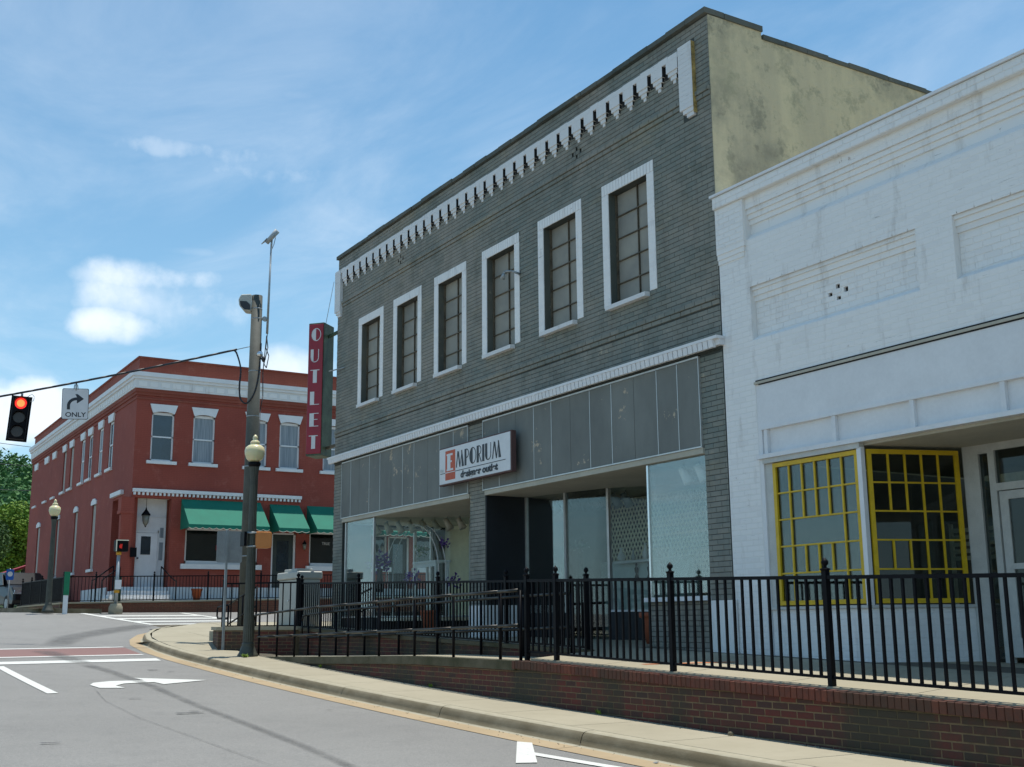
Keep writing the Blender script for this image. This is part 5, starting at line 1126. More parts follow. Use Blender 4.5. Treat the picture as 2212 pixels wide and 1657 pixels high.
S = sample(P, .8)
for a, b in zip(S, S[1:]):
    t = Vector((b[0] - a[0], b[1] - a[1])).normalized(); n_ = Vector((-t.y, t.x)) * .18; m.hexa([(a[0], a[1], 1.4), (b[0], b[1], 1.4), (b[0] + n_.x, b[1] + n_.y, 1.4), (a[0] + n_.x, a[1] + n_.y, 1.4), (a[0], a[1], g(a[0]) + .15), (b[0], b[1], g(b[0]) + .15), (b[0] + n_.x, b[1] + n_.y, g(b[0]) + .15), (a[0] + n_.x, a[1] + n_.y, g(a[0]) + .15)])
m.build('far_kerb', M['kerb'], None, 'structure')
fence('black_railing', 'far black picket railing before the front of the red building', 'railing', (-40.55, 7.5), (-40.55, 24.5), lambda x, y: ztop(y) + .04, lambda x, y: ztop(y) + .89, [0, 1.0, 2.9, 4.75, 6.65, 8.5, 10.4, 12.3, 14.2, 16.1, 17.0], .112, .008, .06, .024)
fence('black_railing', 'far black picket railing beside the long wall of the red building', 'railing', (-40.6, 7.5), (-48.7, 7.5), lambda x, y: 2.10, lambda x, y: 2.94 + (-40.6 - x) * .008, [0, 2, 4, 6.1, 8.1], .10, .012, .06, .028)
def simplerail(label, pts):
    r0 = empty('stair_handrail', pts[0], label, 'handrail'); m = MB(); m.tube(pts, .022, 6); m.build('top_rail', M['black'], r0)
    for x, y, z in (pts[0], pts[-1]): m = MB(); m.cyl((x, y, z), (x, y, 2.1), .02, n=6); m.build('post', M['black'], r0)
simplerail('black handrail rising left of the white porch steps', [(-41.4, 8.55, 2.85), (-41.7, 8.75, 2.95), (-42.4, 9.45, 3.40)])
simplerail('second black handrail rising close beside the porch steps', [(-41.3, 8.85, 2.85), (-41.6, 9.0, 2.95), (-42.3, 9.65, 3.35)])
simplerail('black handrail sloping down right of the white porch door', [(-41.3, 11.35, 2.85), (-41.6, 11.3, 2.95), (-42.4, 11.1, 3.40)])
def tapered_pot(x, y, z, label):
    r0 = empty('flower_pot', (x, y, z), label, 'flower pot'); m = MB(); m.lathe([(.11, 0), (.19, .36), (.205, .36), (.205, .42), (.18, .42), (.17, .38)], (x, y, z), n=12); m.build('pot', M['terracotta'], r0); m = MB(); m.lathe([(.17, .385), (.01, .39)], (x, y, z), n=12); m.build('soil', M['wood'], r0)
tapered_pot(-41.5, 12.15, 2.19, 'square terracotta pot standing behind the far railing')
m = MB(); m.box(-40.72, -40.58, 9.12, 9.34, 2.12, 2.98); o = m.build('dark_post', M['signgreen']); bev(o, .02); tag(o, 'thick dark post behind the far railing beside the porch steps', 'post')
# things at the far kerb
pp = empty('pedestrian_signal', (-39.75, 9.0, 1.76), 'far pedestrian signal with a lit red hand on a grey pole with concrete base', 'pedestrian signal')
m = MB(); m.lathe([(.22, -.1), (.22, .18), (.18, .26), (.17, .30)], (-39.75, 9.0, 1.76), n=14); m.build('concrete_base', M['conc'], pp)
m = MB(); m.cyl((-39.75, 9.0, 2.0), (-39.75, 9.0, 3.68), .055, n=10); m.build('pole', M['galv'], pp)
m = MB(); m.box(-39.95, -39.62, 8.87, 9.27, 3.74, 4.11); bev(m.build('signal_head', M['black'], pp), .02)
m = MB(); m.box(-39.618, -39.60, 8.87, 9.27, 4.09, 4.12); m.box(-39.618, -39.60, 8.87, 8.90, 3.74, 4.09); m.build('visor', M['cream'], pp)
m = MB(); m.prism([(8.98, 3.85), (9.06, 3.83), (9.07, 3.97), (9.05, 3.99), (9.03, 3.95), (9.01, 3.99), (8.99, 3.95), (8.97, 3.92)], (-39.612, 0, 0), (0, 1, 0), (0, 0, 1), (.006, 0, 0)); m.build('lit_hand', M['handlit'], pp)
m = MB(); m.lathe([(.085, 0), (.085, .10)], (-39.75, 9.0, 3.635), n=10); m.box(-39.85, -39.66, 8.93, 9.07, 2.40, 2.49); m.build('yellow_bracket', M['pedyel'], pp)
m = MB(); m.box(-39.69, -39.66, 8.92, 9.12, 2.52, 2.82); m.build('instruction_plate', M['signwhite'], pp)
gp = empty('marker_post', (-39.7, 7.42, 1.78), 'white post carrying a tall green sign with vertical lettering at the far corner', 'post')
m = MB(); m.box(-39.76, -39.64, 7.355, 7.485, 1.7, 2.9); m.build('post', M['trim'], gp)
m = MB(); m.box(-39.638, -39.62, 7.33, 7.50, 2.32, 3.06); m.build('green_sign', M['greens'], gp)
for i, ch in enumerate('COURT'): pass
lp2 = None
def lamp_post(x, y, z, H, label, s=1., globe_h=.55):
    r0 = empty('lamp_post', (x, y, z), label, 'lamp post', 'lamp posts with cream globes')
    m = MB(); m.lathe([(.20 * s, -.03), (.20 * s, .03), (.175 * s, .06), (.135 * s, .17), (.115 * s, .22), (.12 * s, .24), (.10 * s, .27)], (x, y, z), n=16); m.build('base', M['lamppole'], r0)
    m = MB(); n = 16; prof = []
    zz = [.27, 1.0, 2.0, H - globe_h - .35, H - globe_h - .22, H - globe_h - .10]; rr_ = [.105 * s, .095 * s, .085 * s, .072 * s, .085 * s, .10 * s]
    vs = []; N = 32
    for q, r in zip(zz, rr_):
        for i in range(N): t = 2 * math.pi * i / N; rad = r * (1 - .07 * (i % 2)); vs.append((x + rad * math.cos(t), y + rad * math.sin(t), z + q))
    m.add(vs, [(j * N + i, j * N + (i + 1) % N, (j + 1) * N + (i + 1) % N, (j + 1) * N + i) for j in range(len(zz) - 1) for i in range(N)]); m.build('fluted_shaft', M['lamppole'], r0)
    m = MB(); hz = H - globe_h; m.lathe([(.10 * s, hz - .10), (.12 * s, hz - .07), (.13 * s, hz - .02), (.10 * s, hz)], (x, y, z), n=16); m.build('collar', M['black'], r0)
    m = MB(); m.lathe([(.10 * s, hz), (.16 * s, hz + .06), (.195 * s, hz + .15), (.20 * s, hz + .22), (.18 * s, hz + .29), (.13 * s, hz + .33), (.09 * s, hz + .345), (.085 * s, hz + .36), (.10 * s, hz + .375), (.085 * s, hz + .41), (.05 * s, hz + .44), (.045 * s, hz + .46), (.055 * s, hz + .48), (.035 * s, hz + .52), (.012 * s, hz + .55)], (x, y, z), n=20); m.build('globe', M['globe'], r0)
    return r0
lamp_post(-22.4, 7.60, .75, 4.33, 'near lamp post with a cream acorn globe in front of the ramp')
lamp_post(-39.8, 6.93, 1.82, 3.55, 'far lamp post with a cream globe at the opposite corner', .92)
# =================================================================== CORNER POLE, SPAN WIRE AND SIGNALS
bp = empty('utility_pole', (-26.64, 8.96, 1.0), 'tall grey concrete pole with camera mast at the near street corner', 'pole')
m = MB(); m.cyl((-26.64, 8.96, .9), (-26.64, 8.96, 9.2), .185, .128, 20); m.build('shaft', M['pole'], bp)
m = MB()
for z in (2.9, 5.0, 6.2, 7.3, 8.60, 8.85): r = .185 - .057 * (z - .9) / 8.3 + .004; m.cyl((-26.64, 8.96, z), (-26.64, 8.96, z + .025), r, r, 20)
m.build('steel_band', M['galv'], bp)
rt = r_.copy(); rt.z = 0; rt.normalize(); ft = Vector((-rt.y, rt.x, 0))
def at(u, z, f=0.): p = Vector((-26.64, 8.96, 0)) + rt * u + ft * f; return (p.x, p.y, z)
m = MB(); m.cyl(at(.27, 8.25), at(.30, 10.52), .03, .022, 8); m.build('camera_mast', M['galv'], bp)
m = MB(); m.cyl(at(.12, 8.62), at(.28, 8.62), .04, n=8); m.cyl(at(.20, 8.62, -.03), at(.20, 8.62, .05), .06, n=8); m.build('mast_clamp', M['galv'], bp)
m = MB(); a = Vector(at(.18, 10.55)); b = Vector(at(.46, 10.83, -.1)); m.cyl(a, b, .055, .07, 12); m.cyl(at(.30, 10.45), at(.31, 10.62), .025, n=6); m.box(0, 0, 0, 0, 0, 0) if False else None
m.hexa([Vector(at(.05, 10.52)) + Vector((0, 0, 0)), Vector(at(.2, 10.64, -.07)), Vector(at(.2, 10.64, .07)), Vector(at(.06, 10.52, .02)), Vector(at(.05, 10.53)), Vector(at(.2, 10.66, -.07)), Vector(at(.2, 10.66, .07)), Vector(at(.06, 10.53, .02))]); m.build('security_camera', M['galv'], bp)
m = MB(); m.tube([at(.40, 10.7), at(.36, 10.5), at(.30, 10.35)], .008, 5); m.tube([at(.28, 8.3), at(.25, 7.9), at(.33, 7.7), at(.28, 7.4), at(.22, 7.5), at(.30, 7.9), at(.26, 8.2)], .012, 5)
m.tube([at(.26, 8.2), at(.20, 7.3), at(.22, 6.7), at(.17, 6.4), at(.16, 4.0), at(.185, 2.0)], .012, 5); m.build('cable', M['ink'], bp)
m = MB(); p = [(-.50, 9.20), (-.60, 9.08), (-.56, 8.92), (-.40, 8.80), (-.10, 8.78), (-.06, 9.0), (-.10, 9.21)]; O = Vector((-26.64, 8.96, 0)) - ft * .16
m.prism([(a * .62 - .05, b) for a, b in p], O, rt, (0, 0, 1), ft * .34); bev(m.build('floodlight_housing', M['cabinet'], bp), .02)
m = MB(); p = [(-.38, 9.03), (-.36, 8.92), (-.27, 8.82), (-.12, 8.81), (-.13, 8.94), (-.22, 9.02)]; m.prism(p, O - ft * .012, rt, (0, 0, 1), ft * .011); m.build('floodlight_face', M['ink'], bp)
m = MB(); m.lathe([(.01, .08), (.06, .06), (.08, 0), (.075, -.05), (.02, -.07)], at(.13, 7.72, -.1), n=10); m.build('photo_cell', M['chrome'], bp); m = MB(); m.lathe([(.01, .07), (.05, .05), (.06, 0), (.02, -.07)], at(.22, 7.60, -.08), n=10); m.build('junction', M['ink'], bp)
m = MB(); q = at(.09, 2.45, -.17); n_ = -ft; m.prism([(0, 0), (.15, 0), (.15, .36), (0, .36)], at(.02, 2.20, -.185), rt, (0, 0, 1), -ft * .008); pl = m.build('number_plate', M['signwhite'], bp)
text('6', .17, at(.055, 2.25, -.1935), rt, (0, 0, 1), -ft, .003, M['ink'], bp, 'plate_number', bold=.006); m = MB(); m.prism([(0, 0), (.08, 0), (.08, .05), (0, .05)], at(.06, 2.12, -.185), rt, (0, 0, 1), -ft * .006); m.build('yellow_tag', M['pedyel'], bp)
# span wire: from the pole out over the junction
W0 = Vector((-26.75, 8.88, 7.95)); W1 = Vector((-30.0, 4.25, 6.93)); dW = (W1 - W0); W2 = W0 + dW * 5.2 + Vector((0, 0, 2.2))
def wire(t): p = W0 + dW * t; p.z = 7.95 - 1.02 * t + .12 * t * (t - 1) * 1.0; return p
sw = empty('span_wire', W0, 'black span wire and cable carrying the traffic signal across the junction', 'cable')
m = MB(); m.tube([wire(-.0), wire(.03), wire(.06), wire(.07)], .010, 5); m.build('guy_end', M['galv'], sw)
m = MB(); m.tube([wire(.06 + i * .08) for i in range(0, 42)], .026, 6); m.build('cable', M['ink'], sw)
m = MB(); K = [wire(.075), wire(.06) + Vector((0, 0, -.10)), Vector(at(-.30, 7.35, -.15)), Vector(at(-.31, 6.95, -.17)), Vector(at(-.27, 6.62, -.2)), Vector(at(-.12, 6.50, -.2)), Vector(at(.04, 6.72, -.18)), Vector(at(.12, 7.1, -.14)), Vector(at(.145, 7.6, -.1)), Vector(at(.14, 8.0, -.05))]
def crom(P, t):
    i = min(int(t), len(P) - 2); f = t - i; p0, p1, p2, p3 = P[max(i - 1, 0)], P[i], P[i + 1], P[min(i + 2, len(P) - 1)]
    return .5 * ((2 * p1) + (p2 - p0) * f + (2 * p0 - 5 * p1 + 4 * p2 - p3) * f * f + (3 * p1 - p0 - 3 * p2 + p3) * f ** 3)
m.tube([crom(K, i * .2) for i in range((len(K) - 1) * 5 + 1)], .022, 6); m.build('drip_loop', M['ink'], sw)
def raypt(X, Y):     # where the viewing line of the survey meets the vertical plane of the wire (survey helper)
    pass
def hang(name, t, w, h, th, drop, mts, label, cat):
    pass
# signal head: real size 0.34 x 1.07 m, tilted a little by the wind
SC = Vector((-30.0, 4.24, 0)); fs = Vector((.985, -.17, 0)).normalized(); us = Vector((-fs.y, fs.x, 0)); tilt = R(3.2)
vz = Vector((us.x * math.sin(tilt), us.y * math.sin(tilt), math.cos(tilt))); ux = Vector((us.x * math.cos(tilt), us.y * math.cos(tilt), -math.sin(tilt)))
SO = Vector((-30.0, 4.225, 5.78))
ts = empty('traffic_signal', SO, 'black traffic signal with its top red light lit hanging from the span wire', 'traffic signal')
m = MB(); m.prism([(-.19, 0), (.19, 0), (.19, 1.06), (-.19, 1.06)], SO - fs * .12, ux, vz, fs * .20); bev(m.build('housing', M['black'], ts), .03, 2)
m = MB(); m.prism([(-.235, -.03), (.235, -.03), (.235, 1.09), (-.235, 1.09)], SO - fs * .13, ux, vz, fs * .012); m.build('backplate', M['black'], ts)
for k, mt in enumerate((M['lens0'], M['lens0'], M['redlit'])):
    C = SO + vz * (.185 + .345 * k); n = 20
    m = MB(); pr_ = [(.135 * math.cos(2 * math.pi * i / n), .135 * math.sin(2 * math.pi * i / n)) for i in range(n)]; m.prism(pr_, C + fs * .081, ux, vz, fs * .02); le = m.build('lens', mt, ts)
    if k == 2: m = MB(); m.prism([(a * .66, b * .66) for a, b in pr_], C + fs * .1015, ux, vz, fs * .01); m.build('bright_core', M['redcore'], le)
    m = MB()
    for i in range(n):
        t0, t1 = R(-25 + 230 * i / n), R(-25 + 230 * (i + 1) / n); a, b = (math.cos(t0), math.sin(t0)), (math.cos(t1), math.sin(t1)); r1, r2 = .15, .142
        P = lambda c, r, d: C + ux * c[0] * r + vz * c[1] * r + fs * d
        m.add([P(a, r1, .08), P(b, r1, .08), P(b, r1, .26), P(a, r1, .26), P(a, r2, .08), P(b, r2, .08), P(b, r2, .26), P(a, r2, .26)], [(0, 1, 2, 3), (7, 6, 5, 4), (3, 2, 6, 7)])
    m.build('visor', M['black'], ts)
m = MB(); top = SO + vz * 1.06; m.tube([top, top + Vector((0, 0, .07))], .03, 6); m.tube([top + ux * .12, top + ux * .22 + vz * .09, top + ux * .28 + vz * .02, top + ux * .27 - vz * .08, top + ux * .18 - vz * .10], .007, 5); m.build('hanger', M['galv'], ts)
OO = Vector((-29.3, 5.10, 6.24)); f2 = Vector((.97, -.25, 0)).normalized(); u2 = Vector((-f2.y, f2.x, 0)); tl = R(-1.5); u2t = (u2 * math.cos(tl) + Vector((0, 0, math.sin(tl) * -1))).normalized(); v2 = f2.cross(u2t) if f2.cross(u2t).z > 0 else -f2.cross(u2t)
osn = empty('lane_sign', OO, 'white ONLY sign with a black right turn arrow hanging from the span wire', 'sign')
def rr_poly(w, h, r, n=5): return [(cx + r * math.cos(R(a0 + 90 * i / n)), cy + r * math.sin(R(a0 + 90 * i / n))) for cx, cy, a0 in ((w - r, r, -90), (w - r, h - r, 0), (r, h - r, 90), (r, r, 180)) for i in range(n + 1)]
SW, SH = .61, .76
m = MB(); m.prism(rr_poly(SW, SH, .04), OO, u2t, v2, f2 * .004); m.build('plate', M['ink'], osn)
m = MB(); m.prism([(a * (SW - .024) / SW + .012, b * (SH - .024) / SH + .012) for a, b in rr_poly(SW, SH, .04)], OO + f2 * .0045, u2t, v2, f2 * .002); m.build('white_face', M['signwhite'], osn)
m = MB(); A_ = [(.12, .24), (.19, .24)] ; n = 12
outer = [(.12, .24), (.12, .34)] + [(.34 - .22 * math.cos(R(90 * i / n)), .34 + .20 * math.sin(R(90 * i / n))) for i in range(1, n + 1)]
innr = [(.19, .24), (.19, .34)] + [(.34 - .15 * math.cos(R(90 * i / n)), .34 + .13 * math.sin(R(90 * i / n))) for i in range(1, n + 1)]
for i in range(len(outer) - 1): m.prism([outer[i], innr[i], innr[i + 1], outer[i + 1]], OO + f2 * .007, u2t, v2, f2 * .002)
m.prism([(.34, .40), (.355, .395), (.50, .505), (.355, .62), (.30, .62), (.34, .54)], OO + f2 * .0072, u2t, v2, f2 * .002); m.build('turn_arrow', M['ink'], osn)
text('ONLY', .155, OO + u2t * .085 + v2 * .065 + f2 * .007, u2t, v2, f2, .002, M['ink'], osn, 'lettering', bold=.003, sx=1.12)
m = MB(); c_ = OO + u2t * .31 + v2 * SH; m.tube([c_ - v2 * .05, c_ + Vector((0, 0, .14))], .02, 5); m.tube([c_ + u2t * .05 - v2 * .03, c_ + u2t * .03 + Vector((0, 0, .1))], .012, 5); m.tube([c_ - u2t * .05 - v2 * .03, c_ - u2t * .03 + Vector((0, 0, .1))], .012, 5); m.build('hanger', M['galv'], osn)
# sign seen from behind, at the corner
rs = empty('street_sign', (-24.2, 7.66, .83), 'grey back of a rectangular sign on a thin post before the corner landing', 'sign')
m = MB(); m.box(-24.222, -24.178, 7.655, 7.70, .80, 3.31); m.build('post', M['galv'], rs)
m = MB(); m.prism(rr_poly(.55, .66, .04), (-24.225, 7.47, 2.63), (0, 1, 0), (0, 0, 1), (-.004, 0, 0)); m.build('plate', M['galv'], rs)
# pedestrian signal on the near lamp post
ps = empty('pedestrian_signal', (-22.4, 7.8, 2.86), 'orange pedestrian signal housing strapped to the near lamp post', 'pedestrian signal')
m = MB(); m.prism(rr_poly(.33, .32, .05), (-22.33, 7.65, 2.83), (.12, .993, 0), (0, 0, 1), (-.22, .02, 0)); bev(m.build('housing', M['pedor'], ps), .015, 2)
m = MB(); m.box(-22.56, -22.32, 7.42, 7.475, 2.86, 3.14); m.build('black_visor', M['black'], ps)
m = MB(); m.cyl((-22.4, 7.60, 3.10), (-22.4, 7.60, 3.14), .10, n=12); m.cyl((-22.4, 7.60, 2.84), (-22.4, 7.60, 2.87), .10, n=12); m.build('strap', M['galv'], ps)
# cabinet
cb = empty('utility_cabinet', (-24.3, 9.5, 1.3), 'pale grey utility cabinet with a lidded top behind the corner railing', 'cabinet')
m = MB(); m.box(-25.02, -23.80, 9.15, 9.62, 1.25, 2.30); bev(m.build('body', M['cabinet'], cb), .015)
m = MB(); m.box(-25.06, -23.76, 9.11, 9.66, 2.302, 2.46); bev(m.build('lid', M['cabinet'], cb), .02)
m = MB(); m.box(-24.85, -24.1, 9.2, 9.56, 2.462, 2.53); bev(m.build('top_hatch', M['cabinet'], cb), .012)
m = MB(); m.cyl((-24.41, 9.148, 1.85), (-24.41, 9.13, 1.85), .02, n=8); m.build('lock', M['chrome'], cb)
# =================================================================== FAR LEFT
hs = empty('street_sign', (-50, 7.2, 2.05), 'small blue parking sign on a thin post at the far left', 'sign')
m = MB(); m.cyl((-50, 7.2, 1.9), (-50, 7.2, 3.6), .022, n=6); m.build('post', M['galv'], hs)
m = MB(); m.prism(rr_poly(.28, .42, .03), (-49.97, 7.06, 3.15), (0, 1, 0), (0, 0, 1), (.006, 0, 0)); m.build('plate', M['blue'], hs)
m = MB(); m.prism([(.10 * math.cos(2 * math.pi * i / 12), .10 * math.sin(2 * math.pi * i / 12)) for i in range(12)], (-49.963, 7.2, 3.38), (0, 1, 0), (0, 0, 1), (.003, 0, 0)); m.build('symbol', M['signwhite'], hs)
aw = empty('awning', (-66.5, 9, 3.6), 'maroon awning slanting out beyond the end of the red building', 'awning')
m = MB(); m.add([(-71, 11.0, 4.75), (-64.4, 11.0, 4.75), (-64.4, 8.2, 3.75), (-71, 8.2, 3.75), (-71, 11.0, 4.70), (-64.4, 11.0, 4.70), (-64.4, 8.2, 3.55), (-71, 8.2, 3.55)], [(0, 1, 2, 3), (7, 6, 5, 4), (3, 2, 6, 7), (1, 0, 4, 5), (2, 1, 5, 6), (0, 3, 7, 4)]); m.build('canopy', M['maroon'], aw)
m = MB(); m.cyl((-64.5, 8.25, 1.9), (-64.5, 8.25, 3.56), .03, n=6); m.cyl((-70.9, 8.25, 1.9), (-70.9, 8.25, 3.56), .03, n=6); m.build('posts', M['galv'], aw)
def car(x, y, z, rz, label, mt):
    r0 = empty('parked_car', (x, y, z), label, 'car'); c, s = math.cos(rz), math.sin(rz)
    T = lambda p: (x + p[0] * c - p[1] * s, y + p[0] * s + p[1] * c, z + p[2])
    prof = [(-2.25, .35), (-2.28, .75), (-2.15, .98), (-1.9, 1.05), (-1.45, 1.52), (-.9, 1.66), (.25, 1.64), (1.05, 1.12), (1.95, .98), (2.25, .80), (2.3, .45), (2.2, .30)]
    m = MB(); n = len(prof); rows = []
    for w, f in ((-.92, .0), (-.86, .0), (.86, .0), (.92, .0)):
        rows.append([T((px * (1 if abs(w) < .9 else .985), w * (1 if pz < 1.06 else .80 if pz > 1.5 else .86), pz - (0 if abs(w) < .9 else .01))) for px, pz in prof])
    vs = [v for r in rows for v in r]; fs = [(j * n + i, j * n + (i + 1) % n, (j + 1) * n + (i + 1) % n, (j + 1) * n + i) for j in range(3) for i in range(n)] + [tuple(range(n))[::-1], tuple(3 * n + i for i in range(n))]
    m.add(vs, fs, 0, False); b = m.build('body', mt, r0); bev(b, .04, 2)
    for w in (-1, 1):
        m = MB(); P = [(-1.35, 1.10), (-1.15, 1.47), (-.75, 1.58), (.15, 1.56), (.80, 1.10)]
        q = [T((px, w * (.93 if pz < 1.2 else .80), pz)) for px, pz in P]; q2 = [T((px, w * (.90 if pz < 1.2 else .77), pz)) for px, pz in P]; k = len(P); m.add(q + q2, [tuple(range(k)), tuple(range(k, 2 * k))[::-1]] + [(i, (i + 1) % k, k + (i + 1) % k, k + i) for i in range(k)]); m.build('side_window', M['carpaint'], r0)
        m = MB(); m.prism([(0, 0), (.34, 0), (.30, .14), (.04, .16)], T((2.22, w * .74 - .17, .70)), (-s, c, 0), (0, 0, 1), (c * .08, s * .08, 0)); m.build('headlight', M['chrome'], r0)
        for px in (-1.4, 1.42):
            a, b_ = Vector(T((px, w * .70, .33))), Vector(T((px, w * .93, .33))); m = MB(); m.cyl(a, b_, .335, n=18); wh = m.build('wheel', M['rubber'], r0); m = MB(); m.cyl(b_ - (b_ - a) * .02, b_ + (b_ - a) * .03, .20, n=14); m.build('rim', M['galv'], wh)
    m = MB(); m.add([T((.33, -.70, 1.61)), T((.33, .70, 1.61)), T((1.07, .82, 1.135)), T((1.07, -.82, 1.135))], [(0, 1, 2, 3)]); m.build('windscreen', M['carpaint'], r0, None, False)
    m = MB(); m.box(0, 0, 0, 0, 0, 0) if False else m.prism([(-.4, 0), (.4, 0), (.4, .12), (-.4, .12)], T((2.26, 0, .55)), (-s, c, 0), (0, 0, 1), (c * .04, s * .04, 0)); m.build('grille', M['ink'], r0)
car(-53.6, 8.15, g(-53), R(8), 'black car parked beyond the end of the far railing', M['carpaint'])
# wooded hill and trees
def crown(m, c, rad, n, s, rr, flat=.8, hollow=.55):
    c = Vector(c)
    for i in range(n):
        while True:
            d = Vector((rr.uniform(-1, 1), rr.uniform(-1, 1), rr.uniform(-1, 1)))
            if hollow < d.length < 1: break
        # lumpy outline
        k = 1 + .28 * noise.noise(d * 2.1 + c * .37); p = c + Vector((d.x * rad, d.y * rad, d.z * rad * flat)) * k
        q = s * rr.uniform(.6, 1.4); U = Vector((rr.gauss(0, 1), rr.gauss(0, 1), rr.gauss(0, .6))).normalized(); Vv = U.cross(Vector((rr.gauss(0, 1), rr.gauss(0, 1), rr.gauss(0, 1)))).normalized()
        m.add([p - U * q, p - Vv * q * .5, p + U * q, p + Vv * q * .5], [(0, 1, 2, 3)])
def tree(x, y, z, H, rad, label, mt, seed=1, n=1500, s=.22, group=None):
    rr = random.Random(seed); r0 = empty('tree', (x, y, z), label, 'tree', group)
    m = MB(); th = H * .5; m.cyl((x, y, z - .3), (x + .1, y, z + th), rad * .09, rad * .05, 10); lim = []
    for i in range(6):
        a = i * 1.05 + rr.uniform(-.3, .3); st_ = Vector((x + .05, y, z + th * rr.uniform(.6, 1))); e = st_ + Vector((math.cos(a) * rad * .55, math.sin(a) * rad * .55, H * rr.uniform(.12, .3))); m.cyl(st_, e, rad * .035, rad * .012, 6); lim.append(e)
    m.build('trunk', M['wood'], r0); m = MB()
    cs = [(Vector((x, y, z + H * .7)), rad * .8)] + [(e + Vector((0, 0, rad * .1)), rad * rr.uniform(.38, .55)) for e in lim] + [(Vector((x + rr.uniform(-.3, .3) * rad, y + rr.uniform(-.3, .3) * rad, z + H * .85)), rad * .5)]
    for c, r in cs: crown(m, c, r, int(n * (r / rad) ** 2), s, rr, .8, .45)
    m.build('crown', mt, r0, None, False)
sheet('hill', frange(-420, -95, 13), frange(-6, 300, 18), lambda x, y: g(-95) - 1 + max(0, min(1, (-95 - x) / 150)) ** 1.15 * (25 + 5 * noise.noise(Vector((x * .01, y * .012, 0)))), M['hill'])
hz = lambda x, y: g(-95) - 1 + max(0, min(1, (-95 - x) / 150)) ** 1.15 * (25 + 5 * noise.noise(Vector((x * .01, y * .012, 0))))
rr = random.Random(9); m = MB()
for i in range(420):
    x = rr.uniform(-300, -105); y = rr.uniform(-4, 75) if i < 330 else rr.uniform(75, 200); r = rr.uniform(3.2, 5.6); z = hz(x, y)
    crown(m, (x, y, z + r * .9), r, 420 if y < 75 else 150, .34 if y < 75 else .55, rr, .85, .75)
m.build('hillside_wood', M['leaf'], None, 'stuff', False)['label'] = 'green wood covering the hill beyond the town'
tree(-92, 9.5, 1.5, 9.5, 3.6, 'dark green tree behind the maroon awning at the far left', M['leafd'], 3, 6000, .13)
tree(-84, 5.5, 1.7, 6, 2.6, 'yellow-green leafy tree at the left edge of the picture', M['leafy2'], 4, 4500, .11)
tree(-104, 16.0, 1.8, 9.5, 3.8, 'tall bright green tree rising beside the far end of the red building', M['leafy2'], 5, 8000, .15)
tree(-79, 8.6, 2.0, 4.0, 1.8, 'low bright shrub-like tree under the blue parking sign', M['leafy2'], 6, 1200, .12)
tree(-112, 7.0, 1.8, 10.5, 4.6, 'broad mid green tree at the foot of the wooded hill', M['leaf'], 8, 7000, .17)
# weed at the foot of the near lamp post
m = MB(); rr = random.Random(2)
for i in range(26): a = rr.uniform(0, 6.28); l = rr.uniform(.05, .11); b = Vector((-22.12 + rr.uniform(-.03, .03), 7.46 + rr.uniform(-.03, .03), g(-22) + .153)); e = b + Vector((math.cos(a) * l, math.sin(a) * l, l * .8)); w_ = Vector((-math.sin(a), math.cos(a), 0)) * .012; m.add([b, (b + e) / 2 + w_, e, (b + e) / 2 - w_], [(0, 1, 2, 3)])
o = m.build('weed', M['leafy2'], None, None, False); tag(o, 'small green weed growing by the foot of the near lamp post', 'weed')
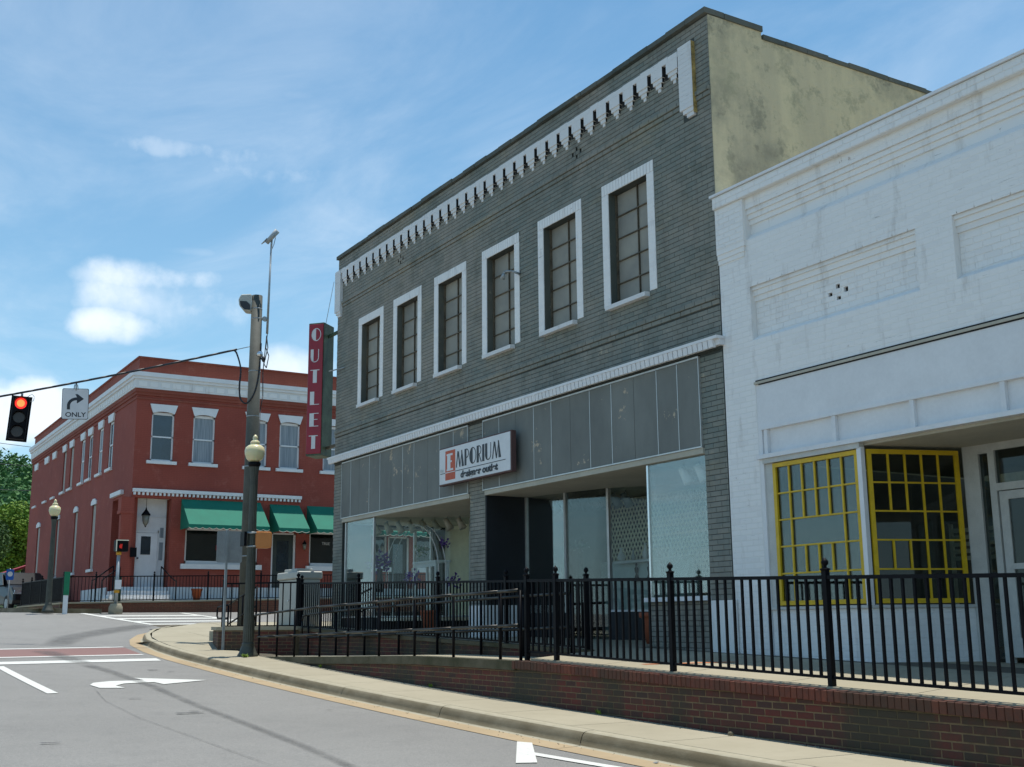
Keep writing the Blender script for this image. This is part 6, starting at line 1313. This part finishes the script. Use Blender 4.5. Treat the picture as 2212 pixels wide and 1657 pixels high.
# grit and litter
rr = random.Random(21); m = MB()
for i in range(260):
    x = rr.uniform(-24, -6.5); y = 6.76 - abs(rr.gauss(0, .07)) - .01; q = rr.uniform(.003, .009); z = g(x) + .012; a = rr.uniform(0, 3)
    m.add([(x + q * math.cos(a + k * 2.1), y + q * math.sin(a + k * 2.1), z) for k in range(3)] + [(x, y, z + q)], [(0, 1, 3), (1, 2, 3), (2, 0, 3)])
for i in range(260):
    x = rr.uniform(-24, -6.5); y = 7.885 - abs(rr.gauss(0, .05)); q = rr.uniform(.004, .012); z = g(x) + .154; a = rr.uniform(0, 3)
    m.add([(x + q * math.cos(a + k * 2.1), y + q * math.sin(a + k * 2.1), z) for k in range(3)] + [(x, y, z + q)], [(0, 1, 3), (1, 2, 3), (2, 0, 3)])
o = m.build('kerb_grit', M['grime'], None, 'stuff', False); o['label'] = 'dark grit and leaf crumbs lying in the gutter'
m = MB(); x, y = -8.55, 6.62; m.hexa([(x, y, g(x) + .015), (x + .04, y + .01, g(x) + .015), (x + .035, y + .04, g(x) + .02), (x, y + .03, g(x) + .015), (x, y, g(x) + .02), (x + .04, y + .01, g(x) + .03), (x + .035, y + .04, g(x) + .025), (x, y + .03, g(x) + .02)]); o = m.build('paper_scrap', M['signwhite']); tag(o, 'small white scrap of paper lying in the gutter at the near kerb', 'litter')
m = MB(); m.lathe([(.02, 0), (.035, .012), (.028, .03), (.01, .038)], (-8.85, 7.80, g(-8.85) + .152), n=7, sm=False); o = m.build('stone', M['moss']); tag(o, 'small dark stone at the foot of the brick retaining wall', 'stone')
for (x, y) in ((-15.2, 7.86), (-11.1, 7.87), (-19.3, 7.86)):
    m = MB()
    for i in range(22): a = rr.uniform(0, 6.28); l = rr.uniform(.03, .07); b = Vector((x + rr.uniform(-.04, .04), y + rr.uniform(-.015, .0), g(x) + .153)); e = b + Vector((math.cos(a) * l * .6, -abs(math.sin(a)) * l * .6, l)); w_ = Vector((-math.sin(a), math.cos(a), 0)) * .007; m.add([b, (b + e) / 2 + w_, e, (b + e) / 2 - w_], [(0, 1, 2, 3)])
    o = m.build('weed', M['leafy2'], None, None, False); tag(o, {-15.2: 'tiny weed at the foot of the retaining wall below the middle of the ramp', -11.1: 'tiny weed at the foot of the retaining wall below the first railing posts', -19.3: 'tiny weed at the low end of the retaining wall near the lamp post'}[x], 'weed')
# power lines far left
pw = empty('power_lines', (-80, 5, 9), 'thin power lines crossing the sky left of the red building', 'cable')
for i, (z0, z1) in enumerate(((13.3, 12.0), (11.7, 11.0), (9.9, 9.6))): m = MB(); m.tube([(-75, -12, z0), (-76, 2, z0 - .5), (-77, 16, z1)], .016, 4); m.build('wire', M['ink'], pw)
